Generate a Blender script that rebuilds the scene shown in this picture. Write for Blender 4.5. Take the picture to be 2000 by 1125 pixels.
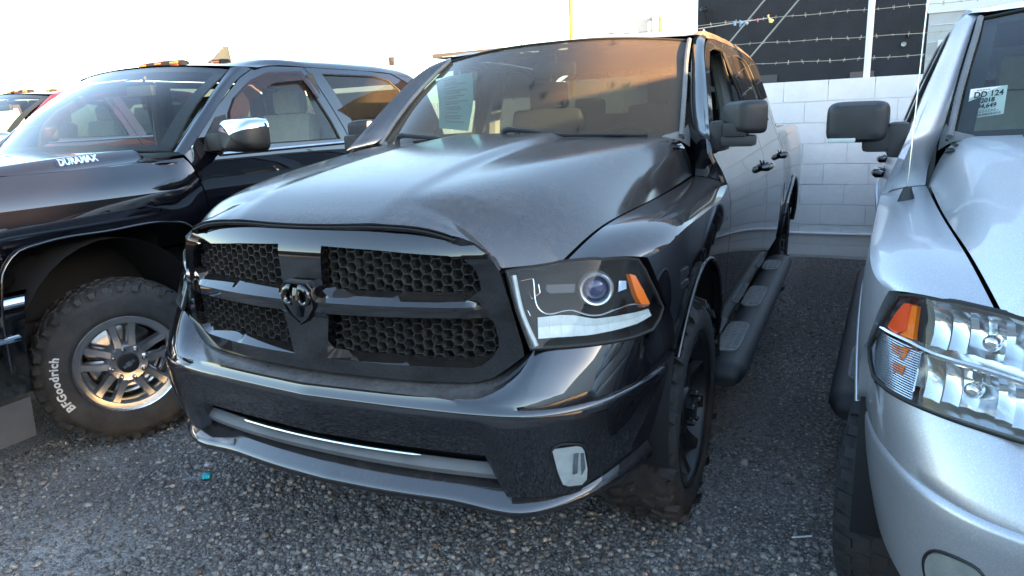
import bpy, bmesh, math, random
import numpy as np
from mathutils import Vector, Matrix
from mathutils.geometry import delaunay_2d_cdt
for o in list(bpy.data.objects): bpy.data.objects.remove(o)
random.seed(7); RNG = np.random.default_rng(7)
scene = bpy.context.scene
COL = scene.collection
# ------------------------------------------------------------------ camera
cam_d = bpy.data.cameras.new('camera'); cam = bpy.data.objects.new('camera', cam_d); COL.objects.link(cam)
cam_d.sensor_width = 36; cam_d.lens = 1351.7 / 2000 * 36; cam_d.clip_start = .05; cam_d.clip_end = 2000
def cam_rot(yaw, pitch, roll):
    cy, sy, cp, sp = math.cos(yaw), math.sin(yaw), math.cos(pitch), math.sin(pitch)
    r = Vector((cy, sy, 0)); fw = Vector((-sy, cy, 0)); up = Vector((0, 0, 1))
    f = fw * cp + up * sp; u = up * cp - fw * sp
    cr, sr = math.cos(roll), math.sin(roll)
    return Matrix((r * cr + u * sr, u * cr - r * sr, -f)).transposed()
cam.matrix_world = Matrix.Translation((1.4568, -1.4968, 1.5219)) @ cam_rot(math.radians(26.408), math.radians(-13.729), math.radians(-2.577)).to_4x4()
scene.camera = cam
# ------------------------------------------------------------------ light
SUN_EL = math.radians(11.6)
SH = Vector((.974, -.225, 0)).normalized()
SUN = Vector((SH.x * math.cos(SUN_EL), SH.y * math.cos(SUN_EL), math.sin(SUN_EL)))
world = bpy.data.worlds.new('World'); scene.world = world; world.use_nodes = True
wn = world.node_tree.nodes; sky = wn.new('ShaderNodeTexSky'); sky.sky_type = 'NISHITA'; sky.sun_disc = False
sky.sun_elevation = SUN_EL; sky.sun_rotation = math.atan2(SH.x, SH.y); sky.dust_density = 1.0; sky.air_density = 1.0; sky.ozone_density = 1.0
wn['Background'].inputs['Strength'].default_value = .085
world.node_tree.links.new(sky.outputs[0], wn['Background'].inputs['Color'])
sd = bpy.data.lights.new('sun', 'SUN'); sun = bpy.data.objects.new('sun', sd); COL.objects.link(sun)
sd.energy = 5.0; sd.angle = math.radians(.5); sd.color = (1, .60, .27)
sun.rotation_euler = SUN.to_track_quat('Z', 'Y').to_euler()
vs = scene.view_settings; vs.view_transform = 'Standard'; vs.look = 'None'; vs.exposure = 3.5; vs.gamma = 1
scene.render.engine = 'CYCLES'
# ------------------------------------------------------------------ helpers
def pchip(xs, ys):
    x = np.array(xs, float); y = np.array(ys, float); h = np.diff(x); d = np.diff(y) / h; m = np.zeros_like(y)
    for i in range(1, len(x) - 1):
        if d[i-1] * d[i] > 0:
            w1 = 2 * h[i] + h[i-1]; w2 = h[i] + 2 * h[i-1]; m[i] = (w1 + w2) / (w1 / d[i-1] + w2 / d[i])
    m[0] = d[0]; m[-1] = d[-1]
    def f(q):
        q = np.asarray(q, float); i = np.clip(np.searchsorted(x, q) - 1, 0, len(h) - 1); t = (q - x[i]) / h[i]
        tc = np.clip(t, 0, 1); hh = h[i]
        v = (2*tc**3-3*tc**2+1)*y[i] + (tc**3-2*tc**2+tc)*hh*m[i] + (-2*tc**3+3*tc**2)*y[i+1] + (tc**3-tc**2)*hh*m[i+1]
        return v + np.where(t > 1, (t-1)*hh*m[i+1], 0) + np.where(t < 0, t*hh*m[i], 0)
    return f
def nspl(xs, ys):
    x = np.array(xs, float); y = np.array(ys, float); n = len(x); h = np.diff(x); A = np.eye(n); r = np.zeros(n)
    for i in range(1, n-1): A[i, i-1], A[i, i], A[i, i+1] = h[i-1], 2*(h[i-1]+h[i]), h[i]; r[i] = 6*((y[i+1]-y[i])/h[i]-(y[i]-y[i-1])/h[i-1])
    m = np.linalg.solve(A, r)
    def f(q):
        q = np.asarray(q, float); i = np.clip(np.searchsorted(x, q) - 1, 0, n-2); a = x[i+1]-q; b = q-x[i]; hh = h[i]
        return m[i]*a**3/(6*hh) + m[i+1]*b**3/(6*hh) + (y[i]/hh - m[i]*hh/6)*a + (y[i+1]/hh - m[i+1]*hh/6)*b
    return f
def crv(P, n, closed=False):
    """smooth curve through 3D (or 2D) points, n samples"""
    P = np.array(P, float)
    if closed: P = np.vstack([P[-2:], P, P[:3]])
    s = np.concatenate([[0], np.cumsum(np.maximum(np.linalg.norm(np.diff(P, axis=0), axis=1), 1e-6))])
    m = np.gradient(P, s, axis=0)
    q = np.linspace(s[2], s[-3], n, endpoint=False) if closed else np.linspace(0, s[-1], n)
    i = np.clip(np.searchsorted(s, q, side='right') - 1, 0, len(s) - 2); h = (s[i+1]-s[i])[:, None]; t = ((q - s[i])[:, None]) / h
    return (2*t**3-3*t**2+1)*P[i] + (t**3-2*t**2+t)*h*m[i] + (-2*t**3+3*t**2)*P[i+1] + (t**3-t**2)*h*m[i+1]
def sstep(a, b, x):
    t = np.clip((np.asarray(x, float) - a) / (b - a), 0, 1); return t * t * (3 - 2 * t)
class MB:
    def __init__(s): s.V = []; s.F = []; s.n = 0
    def add(s, V, F):
        V = np.asarray(V, float).reshape(-1, 3); s.V.append(V); s.F += [tuple(int(i) + s.n for i in f) for f in F]; s.n += len(V); return s
    def grid(s, P, flip=False, close_u=False, close_v=False):
        P = np.asarray(P, float); m, n = P.shape[:2]; F = []
        for i in range(m if close_u else m - 1):
            for j in range(n if close_v else n - 1):
                a, b = i*n + j, i*n + (j+1) % n; c, d = ((i+1) % m)*n + (j+1) % n, ((i+1) % m)*n + j
                F.append((a, d, c, b) if flip else (a, b, c, d))
        return s.add(P.reshape(-1, 3), F)
    def patch(s, C, nu, nv, flip=False):
        C = np.asarray(C, float); A = np.stack([crv(C[:, j], nu) for j in range(C.shape[1])], 1)
        return s.grid(np.stack([crv(A[i], nv) for i in range(nu)], 0), flip)
    def tube(s, P, r, seg=8, cap=True, closed=False):
        P = np.asarray(P, float); n = len(P); r = np.broadcast_to(np.asarray(r, float), (n,))
        T = np.gradient(P, axis=0) if not closed else np.roll(P, -1, 0) - np.roll(P, 1, 0)
        T /= np.linalg.norm(T, axis=1)[:, None] + 1e-12
        ref = np.array([0, 0, 1.]) if abs(T[0][2]) < .9 else np.array([1., 0, 0]); R = []
        for i in range(n):
            u = np.cross(ref, T[i]); u /= np.linalg.norm(u) + 1e-12; v = np.cross(T[i], u); ref = v
            a = np.arange(seg) * 2 * math.pi / seg
            R.append(P[i] + r[i] * (np.cos(a)[:, None] * u + np.sin(a)[:, None] * v))
        b = s.n; s.grid(np.array(R), close_v=True, close_u=closed)
        if cap and not closed: s.F += [tuple(range(b + seg - 1, b - 1, -1)), tuple(range(b + (n-1)*seg, b + n*seg))]
        return s
    def box(s, c, h, M=None, bev=0.0):
        """box centre c half-size h, chamfered by bev"""
        hx, hy, hz = h; b = min(bev, min(h) * .9)
        if b <= 0:
            V = np.array([(x, y, z) for x in (-hx, hx) for y in (-hy, hy) for z in (-hz, hz)])
            F = [(0,1,3,2),(4,6,7,5),(0,4,5,1),(2,3,7,6),(0,2,6,4),(1,5,7,3)]
        else:
            bm = bmesh.new(); bmesh.ops.create_cube(bm, size=2)
            for v in bm.verts: v.co = Vector((v.co.x * hx, v.co.y * hy, v.co.z * hz))
            bmesh.ops.bevel(bm, geom=bm.edges[:], offset=b, segments=2, affect='EDGES', profile=.6)
            bm.verts.index_update(); V = np.array([v.co[:] for v in bm.verts]); F = [tuple(v.index for v in f.verts) for f in bm.faces]; bm.free()
        if M is not None: V = V @ np.array(M)[:3, :3].T
        return s.add(V + np.array(c), F)
    def lathe(s, prof, seg=48, axis='x', c=(0, 0, 0), flip=False):
        """prof: (axial, radius) points, revolved"""
        a = np.arange(seg) * 2 * math.pi / seg; pr = np.array(prof, float)
        X = pr[:, 0][:, None] + 0 * a; A = pr[:, 1][:, None] * np.cos(a); B = pr[:, 1][:, None] * np.sin(a)
        P = np.stack({'x': [X, A, B], 'y': [A, X, B], 'z': [A, B, X]}[axis], -1) + np.array(c)
        return s.grid(P, flip=flip, close_v=True)
    def prism(s, poly, d, M=None):
        """2D polygon extruded by d; local axes (u, v, w) mapped by 4x4 M"""
        poly = np.array(poly, float); n = len(poly)
        V = np.vstack([np.c_[poly, np.zeros(n)], np.c_[poly, np.full(n, d)]])
        F = [tuple(range(n - 1, -1, -1)), tuple(range(n, 2*n))] + [(i, (i+1) % n, n + (i+1) % n, n + i) for i in range(n)]
        if M is not None: M = np.array(M); V = V @ M[:3, :3].T + M[:3, 3]
        return s.add(V, F)
    def xf(s, M):
        M = np.array(M); s.V = [v @ M[:3, :3].T + M[:3, 3] for v in s.V]; return s
    def mirror(s, sx):
        if sx < 0:
            s.V = [v * np.array([-1, 1, 1]) for v in s.V]; s.F = [f[::-1] for f in s.F]
        return s
    def obj(s, name, mat, parent=None, smooth=True, ang=35, recalc=False):
        me = bpy.data.meshes.new(name); me.from_pydata(np.vstack(s.V).tolist(), [], s.F)
        if recalc:
            bm = bmesh.new(); bm.from_mesh(me); bmesh.ops.recalc_face_normals(bm, faces=bm.faces); bm.to_mesh(me); bm.free()
        me.materials.append(mat)
        if smooth:
            me.polygons.foreach_set('use_smooth', np.ones(len(me.polygons), bool)); me.set_sharp_from_angle(angle=math.radians(ang))
        me.update(); o = bpy.data.objects.new(name, me); COL.objects.link(o)
        if parent: o.parent = parent
        return o
def inpoly(pts, poly):
    x, y = pts[:, 0], pts[:, 1]; r = np.zeros(len(pts), bool); n = len(poly)
    for i in range(n):
        x1, y1 = poly[i]; x2, y2 = poly[(i+1) % n]
        c = ((y1 > y) != (y2 > y)) & (x < (x2 - x1) * (y - y1) / (y2 - y1 + 1e-15) + x1); r ^= c
    return r
def resample(poly, step):
    out = []; P = np.array(poly, float)
    for i in range(len(P)):
        a, b = P[i], P[(i+1) % len(P)]; n = max(1, int(math.ceil(np.linalg.norm(b - a) / step)))
        for k in range(n): out.append(a + (b - a) * k / n)
    return np.array(out)
def trim(fn, outer, holes=(), step=.035, flange=.018, fl_dirs=None, flip=False, round_=None):
    """surface patch fn(u,v)->xyz trimmed by polygon with holes; each border gets a flange turned inwards"""
    loops = [resample(outer, step)] + [resample(h, step) for h in holes]
    u0, v0 = loops[0].min(0); u1, v1 = loops[0].max(0)
    U, Vv = np.meshgrid(np.arange(u0 + step/2, u1, step), np.arange(v0 + step/2, v1, step)); G = np.c_[U.ravel(), Vv.ravel()]
    k = inpoly(G, loops[0])
    for h in loops[1:]: k &= ~inpoly(G, h)
    allb = np.vstack(loops); G = G[k]
    if len(G):
        dmin = np.min(np.linalg.norm(G[:, None] - allb[None], axis=2), axis=1); G = G[dmin > step * .45]
    pts = [Vector(p) for p in np.vstack([allb, G])]; E = []; b = 0
    for l in loops:
        n = len(l); E += [(b + i, b + (i+1) % n) for i in range(n)]; b += n
    vo, eo, fo, *_ = delaunay_2d_cdt(pts, E, [], 0, 1e-6)
    Q = np.array([v[:] for v in vo]); F = np.array([f for f in fo if len(f) == 3])
    C = Q[F].mean(1); k = inpoly(C, loops[0])
    for h in loops[1:]: k &= ~inpoly(C, h)
    F = F[k]; P = fn(Q[:, 0], Q[:, 1])
    mb = MB(); mb.add(P, [tuple(f[::-1]) if flip else tuple(f) for f in F])
    if flange:
        e = 1e-3
        for li, l in enumerate(loops):
            p = fn(l[:, 0], l[:, 1]); nn = np.cross(fn(l[:, 0] + e, l[:, 1]) - p, fn(l[:, 0], l[:, 1] + e) - p)
            nn /= np.linalg.norm(nn, axis=1)[:, None] + 1e-12; nn *= (1 if flip else -1)
            d = nn * flange
            if fl_dirs and fl_dirs[li] is not None: d = fl_dirs[li](l, p, nn)
            area = np.sum(l[:, 0] * np.roll(l[:, 1], -1) - np.roll(l[:, 0], -1) * l[:, 1]); ccw = area > 0
            if li > 0: ccw = not ccw
            mb.grid(np.stack([p, p + d], 0), close_v=True, flip=(not ccw) ^ flip ^ True)
    return mb
def empty(name, loc=(0, 0, 0), rz=0, label=None, cat=None, group=None):
    o = bpy.data.objects.new(name, None); COL.objects.link(o); o.location = loc; o.rotation_euler = (0, 0, rz); o.empty_display_size = .2
    return tag(o, label, cat, group)
def tag(o, label=None, cat=None, group=None, kind=None):
    if label: o['label'] = label
    if cat: o['category'] = cat
    if group: o['group'] = group
    if kind: o['kind'] = kind
    return o
def copy_tree(o, parent=None):
    c = o.copy(); COL.objects.link(c); c.parent = parent
    for ch in list(o.children): copy_tree(ch, c)
    return c
def text_mb(s, size, depth, spacing=1.0, bold=0.0):
    cu = bpy.data.curves.new('t', 'FONT'); cu.body = s; cu.size = size; cu.extrude = depth; cu.align_x = 'CENTER'; cu.align_y = 'CENTER'; cu.offset = bold; cu.space_character = spacing
    cu.resolution_u = 3
    o = bpy.data.objects.new('t', cu); COL.objects.link(o); bpy.context.view_layer.update()
    me = o.evaluated_get(bpy.context.evaluated_depsgraph_get()).to_mesh()
    V = np.array([v.co[:] for v in me.vertices]); F = [tuple(p.vertices) for p in me.polygons]
    bpy.data.objects.remove(o); mb = MB(); mb.add(V, F); return mb
# ------------------------------------------------------------------ materials
class NT:
    def __init__(s, name):
        s.m = bpy.data.materials.new(name); s.m.use_nodes = True; s.t = s.m.node_tree; s.n = s.t.nodes; s.l = s.t.links
        s.b = s.n['Principled BSDF']; s.out = s.n['Material Output']
    def new(s, ty, **k):
        n = s.n.new('ShaderNode' + ty)
        for a, v in k.items():
            if hasattr(n, a): setattr(n, a, v)
        return n
    def put(s, sock, v):
        if hasattr(v, 'is_output'): s.l.new(v, sock)
        else: sock.default_value = v
    def math(s, op, a, b=0., c=0., clamp=False):
        n = s.new('Math'); n.operation = op; n.use_clamp = clamp
        for i, v in enumerate((a, b, c)): s.put(n.inputs[i], v)
        return n.outputs[0]
    def mix(s, f, a, b):
        n = s.new('Mix'); n.data_type = 'RGBA'; s.put(n.inputs[0], f); s.put(n.inputs[6], a); s.put(n.inputs[7], b); return n.outputs[2]
    def coords(s, kind='Object', scale=(1, 1, 1)):
        c = s.new('TexCoord'); mp = s.new('Mapping'); mp.inputs['Scale'].default_value = scale; s.l.new(c.outputs[kind], mp.inputs[0]); return mp.outputs[0]
    def noise(s, scale, detail=4, rough=.55, vec=None, scl=(1, 1, 1), dist=0.):
        n = s.new('TexNoise'); n.inputs['Scale'].default_value = scale; n.inputs['Detail'].default_value = detail; n.inputs['Roughness'].default_value = rough; n.inputs['Distortion'].default_value = dist
        s.l.new(vec if vec is not None else s.coords(scale=scl), n.inputs['Vector']); return n.outputs['Fac']
    def voro(s, scale, feat='F1', vec=None, scl=(1, 1, 1), out='Distance'):
        n = s.new('TexVoronoi'); n.feature = feat; n.inputs['Scale'].default_value = scale
        s.l.new(vec if vec is not None else s.coords(scale=scl), n.inputs['Vector']); return n.outputs[out]
    def rng(s, v, a, b, c=0., d=1.):
        n = s.new('MapRange'); n.clamp = True
        for i, q in enumerate((v, a, b, c, d)): s.put(n.inputs[i], q)
        return n.outputs[0]
    def bump(s, h, dist=.01, strength=1.):
        n = s.new('Bump'); n.inputs['Distance'].default_value = dist; n.inputs['Strength'].default_value = strength; s.l.new(h, n.inputs['Height']); return n.outputs[0]
    def up(s, a=.2, b=.95):
        g = s.new('NewGeometry'); x = s.new('SeparateXYZ'); s.l.new(g.outputs['Normal'], x.inputs[0]); return s.rng(x.outputs[2], a, b)
    def set(s, **k):
        for a, v in k.items(): s.put(s.b.inputs[a.replace('_', ' ')], v)
        return s.m
def C(*c): return (*c, 1.)
def plain(name, col, rough=.5, metal=0., var=.0, scale=20, bump=0., bscale=200, coat=0., spec=.5):
    N = NT(name); base = C(*col)
    if var:
        f = N.noise(scale, 5); base = N.mix(N.rng(f, .3, .7), C(*[max(0, x * (1 - var)) for x in col]), C(*[min(1, x * (1 + var)) for x in col]))
    N.set(Base_Color=base, Roughness=rough, Metallic=metal, Coat_Weight=coat, Coat_Roughness=.04, Specular_IOR_Level=spec)
    if bump: N.set(Normal=N.bump(N.noise(bscale, 3), bump))
    return N.m
def paint(name, col, metal=0., rough=.35, dust=.5, dustcol=(.42, .36, .29), flake=True, coat=1., specks=.6, cr=.02, spec=.0, cior=2.15, up0=.05, up1=.95):
    N = NT(name)
    co = N.coords()
    big = N.noise(2.3, 5, .6, co); fine = N.noise(420, 2, .6, co); sp = N.voro(260, vec=co); mid = N.noise(30, 4, .65, co)
    upf = N.up(up0, up1)
    # settled dust film: more on faces that look up, patchy, plus single specks everywhere
    film = N.math('MULTIPLY', N.math('ADD', N.math('MULTIPLY', upf, .96), .04), N.math('MULTIPLY', N.rng(big, .25, .75, .45, 1.), N.rng(fine, .25, .8, .5, 1.)))
    film = N.math('MULTIPLY', N.math('MULTIPLY', film, N.rng(mid, .3, .7, .65, 1.15)), dust)
    spots = N.math('MULTIPLY', N.rng(N.voro(38, vec=co), .16, .22, 1., 0.), N.rng(N.noise(12, 2, .5, co), .52, .62)); film = N.math('MULTIPLY', film, N.math('SUBTRACT', 1., N.math('MULTIPLY', spots, .45)))
    spk = N.math('MULTIPLY', N.rng(sp, .10, .02), N.math('MULTIPLY', N.rng(mid, .45, .75), specks))
    fac = N.math('ADD', film, spk, clamp=True)
    streak = N.noise(60, 3, .6, N.coords(scale=(1, 1, .035)))
    st = N.math('MULTIPLY', N.rng(streak, .52, .8), .045 * dust)
    fac = N.math('ADD', fac, st, clamp=True)
    base = C(*col)
    if flake:
        fl = N.voro(900, vec=co, out='Color'); sx = N.new('SeparateXYZ'); N.l.new(fl, sx.inputs[0])
        base = N.mix(N.rng(sx.outputs[0], .8, 1., 0., .5), C(*col), C(*[min(1, c * 2.2 + .01) for c in col]))
    N.set(Base_Color=N.mix(fac, base, C(*dustcol)), Metallic=N.math('MULTIPLY', N.math('SUBTRACT', 1., fac), metal), Roughness=N.rng(fac, 0, .5, rough, .8),
          Coat_Weight=N.rng(fac, 0, .8, coat, .1), Coat_Roughness=N.rng(fac, 0., .35, cr, cr + .17), Coat_IOR=cior, Specular_IOR_Level=spec)
    return N.m
def glass(name, tint=(.8, .9, .87), dust=0., dustcol=(.46, .36, .26), smudge=False, ior=1.52):
    N = NT(name); N.n.remove(N.b)
    tr = N.new('BsdfTransparent'); tr.inputs[0].default_value = C(*tint)
    gl = N.new('BsdfGlossy'); gl.inputs[0].default_value = C(1, 1, 1); gl.inputs['Roughness'].default_value = .0
    fr = N.new('Fresnel'); gq = N.new('NewGeometry'); N.l.new(N.rng(gq.outputs['Backfacing'], 0., 1., ior, 1 / ior), fr.inputs[0])
    m = N.new('MixShader'); N.l.new(fr.outputs[0], m.inputs[0]); N.l.new(tr.outputs[0], m.inputs[1]); N.l.new(gl.outputs[0], m.inputs[2]); res = m.outputs[0]
    if dust:
        co = N.coords(); f = N.math('MULTIPLY', N.rng(N.noise(300, 3, .7, co), .2, .8, .6, 1.), N.rng(N.noise(3, 4, .6, co), .3, .7, .75, 1.))
        f = N.math('MULTIPLY', f, dust)
        if smudge:
            s1 = N.rng(N.voro(7.5, vec=N.coords(scale=(1., .62, .62))), .24, .13); s2 = N.rng(N.noise(26, 4, .65, N.coords(scale=(2.4, .6, .6))), .42, .58)
            f = N.math('MULTIPLY', f, N.math('SUBTRACT', 1., N.math('MULTIPLY', N.math('MULTIPLY', s1, s2), .85)))
        sp = N.math('MULTIPLY', N.rng(N.voro(140, vec=co), .09, .02), .25 * dust); f = N.math('ADD', f, sp, clamp=True)
        df = N.new('BsdfDiffuse'); df.inputs[0].default_value = C(*dustcol)
        m2 = N.new('MixShader'); N.l.new(f, m2.inputs[0]); N.l.new(res, m2.inputs[1]); N.l.new(df.outputs[0], m2.inputs[2]); res = m2.outputs[0]
    N.l.new(res, N.out.inputs[0]); return N.m
def rubber(name, dust=.35):
    N = NT(name); co = N.coords(); f = N.math('MULTIPLY', N.rng(N.noise(9, 5, .65, co), .35, .75), dust)
    N.set(Base_Color=N.mix(f, C(.026, .027, .029), C(.115, .108, .10)), Roughness=.75, Specular_IOR_Level=.35, Normal=N.bump(N.noise(160, 3, .6, co), .002)); return N.m
M = {}
M['black_paint'] = paint('black_pearl_paint', (.005, .0055, .008), dust=.24, dustcol=(.37, .345, .32), specks=.5)
M['hood_paint'] = paint('dusty_black_bonnet', (.005, .0055, .008), dust=.36, dustcol=(.36, .335, .31), specks=.5, cr=.07, cior=2.0)
M['bumper_paint'] = paint('black_bumper_paint', (.005, .0055, .008), dust=.62, dustcol=(.34, .32, .30), specks=.5, cior=2.15, cr=.045, up0=.72, up1=1.0)
M['roof_paint'] = paint('dust_coated_black_roof', (.006, .0065, .009), dust=.85, dustcol=(.44, .35, .27), specks=.3)
M['black_gloss'] = paint('gloss_black_trim', (.003, .003, .004), dust=.08, cior=1.95, flake=False, specks=.6)
M['silver_paint'] = paint('silver_paint', (.50, .525, .56), metal=.7, rough=.40, spec=.5, cior=1.45, coat=.6, cr=.05, dust=.08, dustcol=(.5, .47, .42), specks=.08)
M['chevy_paint'] = paint('clean_black_paint', (.0022, .0024, .005), dust=.02, specks=.04, flake=False)
M['red_paint'] = paint('maroon_paint', (.09, .008, .010), dust=.03, specks=.05)
M['plastic'] = plain('textured_black_plastic', (.018, .019, .021), .5, var=.25, scale=8, bump=.0006, bscale=700)
M['grey_plastic'] = plain('faded_grey_plastic', (.14, .145, .15), .55, var=.2, scale=9, bump=.0006, bscale=600)
M['mesh'] = plain('dusty_grille_plastic', (.035, .035, .034), .4, var=.7, scale=70)
M['dark'] = plain('cavity_black', (.006, .006, .007), .8)
M['chrome'] = plain('chrome', (.82, .84, .86), .06, 1.0)
M['dull_chrome'] = plain('worn_chrome', (.55, .57, .6), .16, 1.0, var=.15, scale=14)
M['reflector'] = plain('lamp_reflector', (.86, .88, .9), .1, 1.0)
M['wheel_metal'] = plain('polished_wheel', (.56, .57, .59), .22, .9, var=.08, scale=10)
M['head_dark'] = plain('dark_headlining', (.07, .068, .065), .85)
M['rubber'] = rubber('tyre_rubber'); M['rubber_clean'] = rubber('tyre_rubber_clean', .16)
M['black_rim'] = plain('satin_black_wheel', (.012, .012, .013), .35, var=.4, scale=12)
M['white_letter'] = plain('tyre_white_lettering', (.62, .63, .64), .7, var=.15, scale=70)
M['seal'] = plain('rubber_seal', (.012, .012, .012), .65)
M['amber'] = plain('amber_reflector', (.9, .19, .01), .22, 0, coat=.6)
M['red_amber'] = plain('orange_reflector', (.85, .09, .02), .25, 0, coat=.6)
M['led'] = plain('led_strip_diffuser', (.46, .52, .52), .3, 0, var=.12, scale=40, coat=.5)
M['led_low'] = plain('led_lower_lens', (.60, .66, .65), .22, 0, var=.1, scale=50, coat=.6)
M['lens'] = glass('clear_lamp_lens', (.95, .97, .97), .008, ior=1.36)
M['fog_lens'] = glass('fog_lamp_lens', (.92, .95, .95), .03, (.6, .62, .6))
M['ws_dusty'] = glass('dusty_windscreen_glass', (.28, .41, .41), .15, (.55, .40, .26), True, 1.33)
M['ws_clean'] = glass('windscreen_glass', (.70, .82, .79), .012)
M['glass_side'] = glass('side_glass', (.62, .74, .71), .02)
M['glass_tint'] = glass('tinted_glass', (.10, .115, .13), .04)
M['visor'] = glass('smoked_window_visor', (.30, .13, .10), .10, (.25, .13, .1))
M['rear_tint'] = glass('rear_privacy_glass', (.045, .055, .06), .05)
M['fog_white'] = plain('pale_fog_reflector', (.74, .80, .80), .22, .35, var=.1, scale=30)
M['ring_metal'] = plain('satin_lamp_ring', (.78, .80, .82), .28, .9)
M['pad_grey'] = plain('worn_step_pad', (.21, .21, .205), .7, var=.2, scale=30)
M['lamp_bowl'] = plain('halogen_reflector', (.80, .83, .85), .16, 1.0)
M['fog_grey'] = plain('cloudy_fog_lamp', (.42, .43, .40), .3, .3, var=.2, scale=18)
M['interior'] = plain('dark_cabin_plastic', (.020, .021, .023), .65, var=.2)
M['seat'] = plain('dark_seat_cloth', (.018, .018, .02), .9, var=.3, scale=40)
M['tan'] = plain('beige_cabin_trim', (.30, .27, .23), .75, var=.1)
M['paper'] = plain('pale_form_paper', (.55, .70, .66), .7, var=.05, scale=6)
M['white_paper'] = plain('white_label_paper', (.80, .80, .80), .6)
M['ink'] = plain('black_ink', (.02, .02, .03), .6)
M['faint_ink'] = plain('pale_grey_ink', (.33, .42, .42), .7)
M['blue_lens'] = plain('projector_lens', (.03, .04, .12), .03, 0, coat=1.)
M['badge'] = plain('satin_dark_badge', (.05, .052, .056), .32, .6)
# ------------------------------------------------------------------ wheels (axle along +x = outer face)
def tyre_mb(R, W, rim, blocks=38, at=True):
    """carcass + tread blocks; outer face at x=0, inner at x=-W"""
    mb = MB(); Rt = R - (.011 if at else .006); h = W / 2; cx = -h
    pr = [(-.014 - .02, rim), (-.004, rim + .02), (.004, rim + (Rt-rim)*.45), (-.004, rim + (Rt-rim)*.75), (-.022, Rt - .022), (-.036, Rt - .006), (-.06, Rt), (-h, Rt + .002)]
    pr = pr + [(-W - x, r) for x, r in pr[-2::-1]]
    mb.lathe(crv(pr, 40), 84)
    rows = [(-.03, .048, 0.0, 1), (-.085, .04, .5, .9), (-W/2, .042, .2, .8), (-W + .085, .04, .7, .9), (-W + .03, .048, .4, 1)] if at else [(-.035, .045, 0, 1), (-.09, .035, .3, 1), (-W/2, .035, .6, 1), (-W+.09, .035, .1, 1), (-W+.035, .045, .5, 1)]
    for (xc, hw, ph, fill) in rows:
        for k in range(blocks):
            a0 = (k + ph) / blocks * 2 * math.pi; da = 2 * math.pi / blocks * (.41 if at else .46)
            j = RNG.uniform(-.006, .006, 8) if at else np.zeros(8); sk = .11 * (1 if xc > -W/2 else -1) if at else .03
            shoulder = abs(xc + h) > h * .6; sg = 1 if xc > -h else -1
            V = []
            for lev in (0, 1):
                for i, (sx, sa) in enumerate(((-1, -1), (1, -1), (1, 1), (-1, 1))):
                    zig = .012 * math.sin(3 * sa + k * 2.1) if at else 0
                    x = xc + sx * hw * .5 * fill + j[i] * .8 + zig; a = a0 + sa * da * .5 * (1 if at else 1.02) * 1.0 + sk * sx * .25 + j[i+4] * .6
                    r = R if lev else Rt - .008
                    if shoulder and sx == sg: r -= .012 if lev else .02; x += sg * .006 * (1 - lev)
                    x2 = x - (.0 if lev else sx * -.003)
                    V.append((x2, r * math.cos(a), r * math.sin(a)))
            mb.add(V, [(4,5,6,7),(0,1,5,4),(1,2,6,5),(2,3,7,6),(3,0,4,7)])
            if at and shoulder:      # side lug on the sidewall shoulder
                V = []
                for lev in (0, 1):
                    for (r, da2) in ((Rt - .012, -.33), (Rt - .012, .33), (Rt - .045, .2), (Rt - .045, -.2)):
                        a = a0 + da2 * 2 * math.pi / blocks; xx = (0 if sg > 0 else -W) + sg * ((-.020 if r > Rt - .03 else -.002) + (.0015 if lev else -.006)); V.append((xx, r * math.cos(a), r * math.sin(a)))
                mb.add(V, [(4,5,6,7),(0,1,5,4),(1,2,6,5),(2,3,7,6),(3,0,4,7)])
    return mb
def ring_text(s, size, radius, a_mid, x, flipdir=1):
    mb = text_mb(s, size, .0025, 1.12, .0015); out = []
    for V in mb.V:
        a = a_mid - V[:, 0] / radius; r = radius + V[:, 1]
        out.append(np.c_[x + V[:, 2], -r * np.cos(a) * 0 + r * np.sin(a + math.pi/2) * 0 + r * np.cos(a), r * np.sin(a)])
    mb.V = out; return mb
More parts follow.
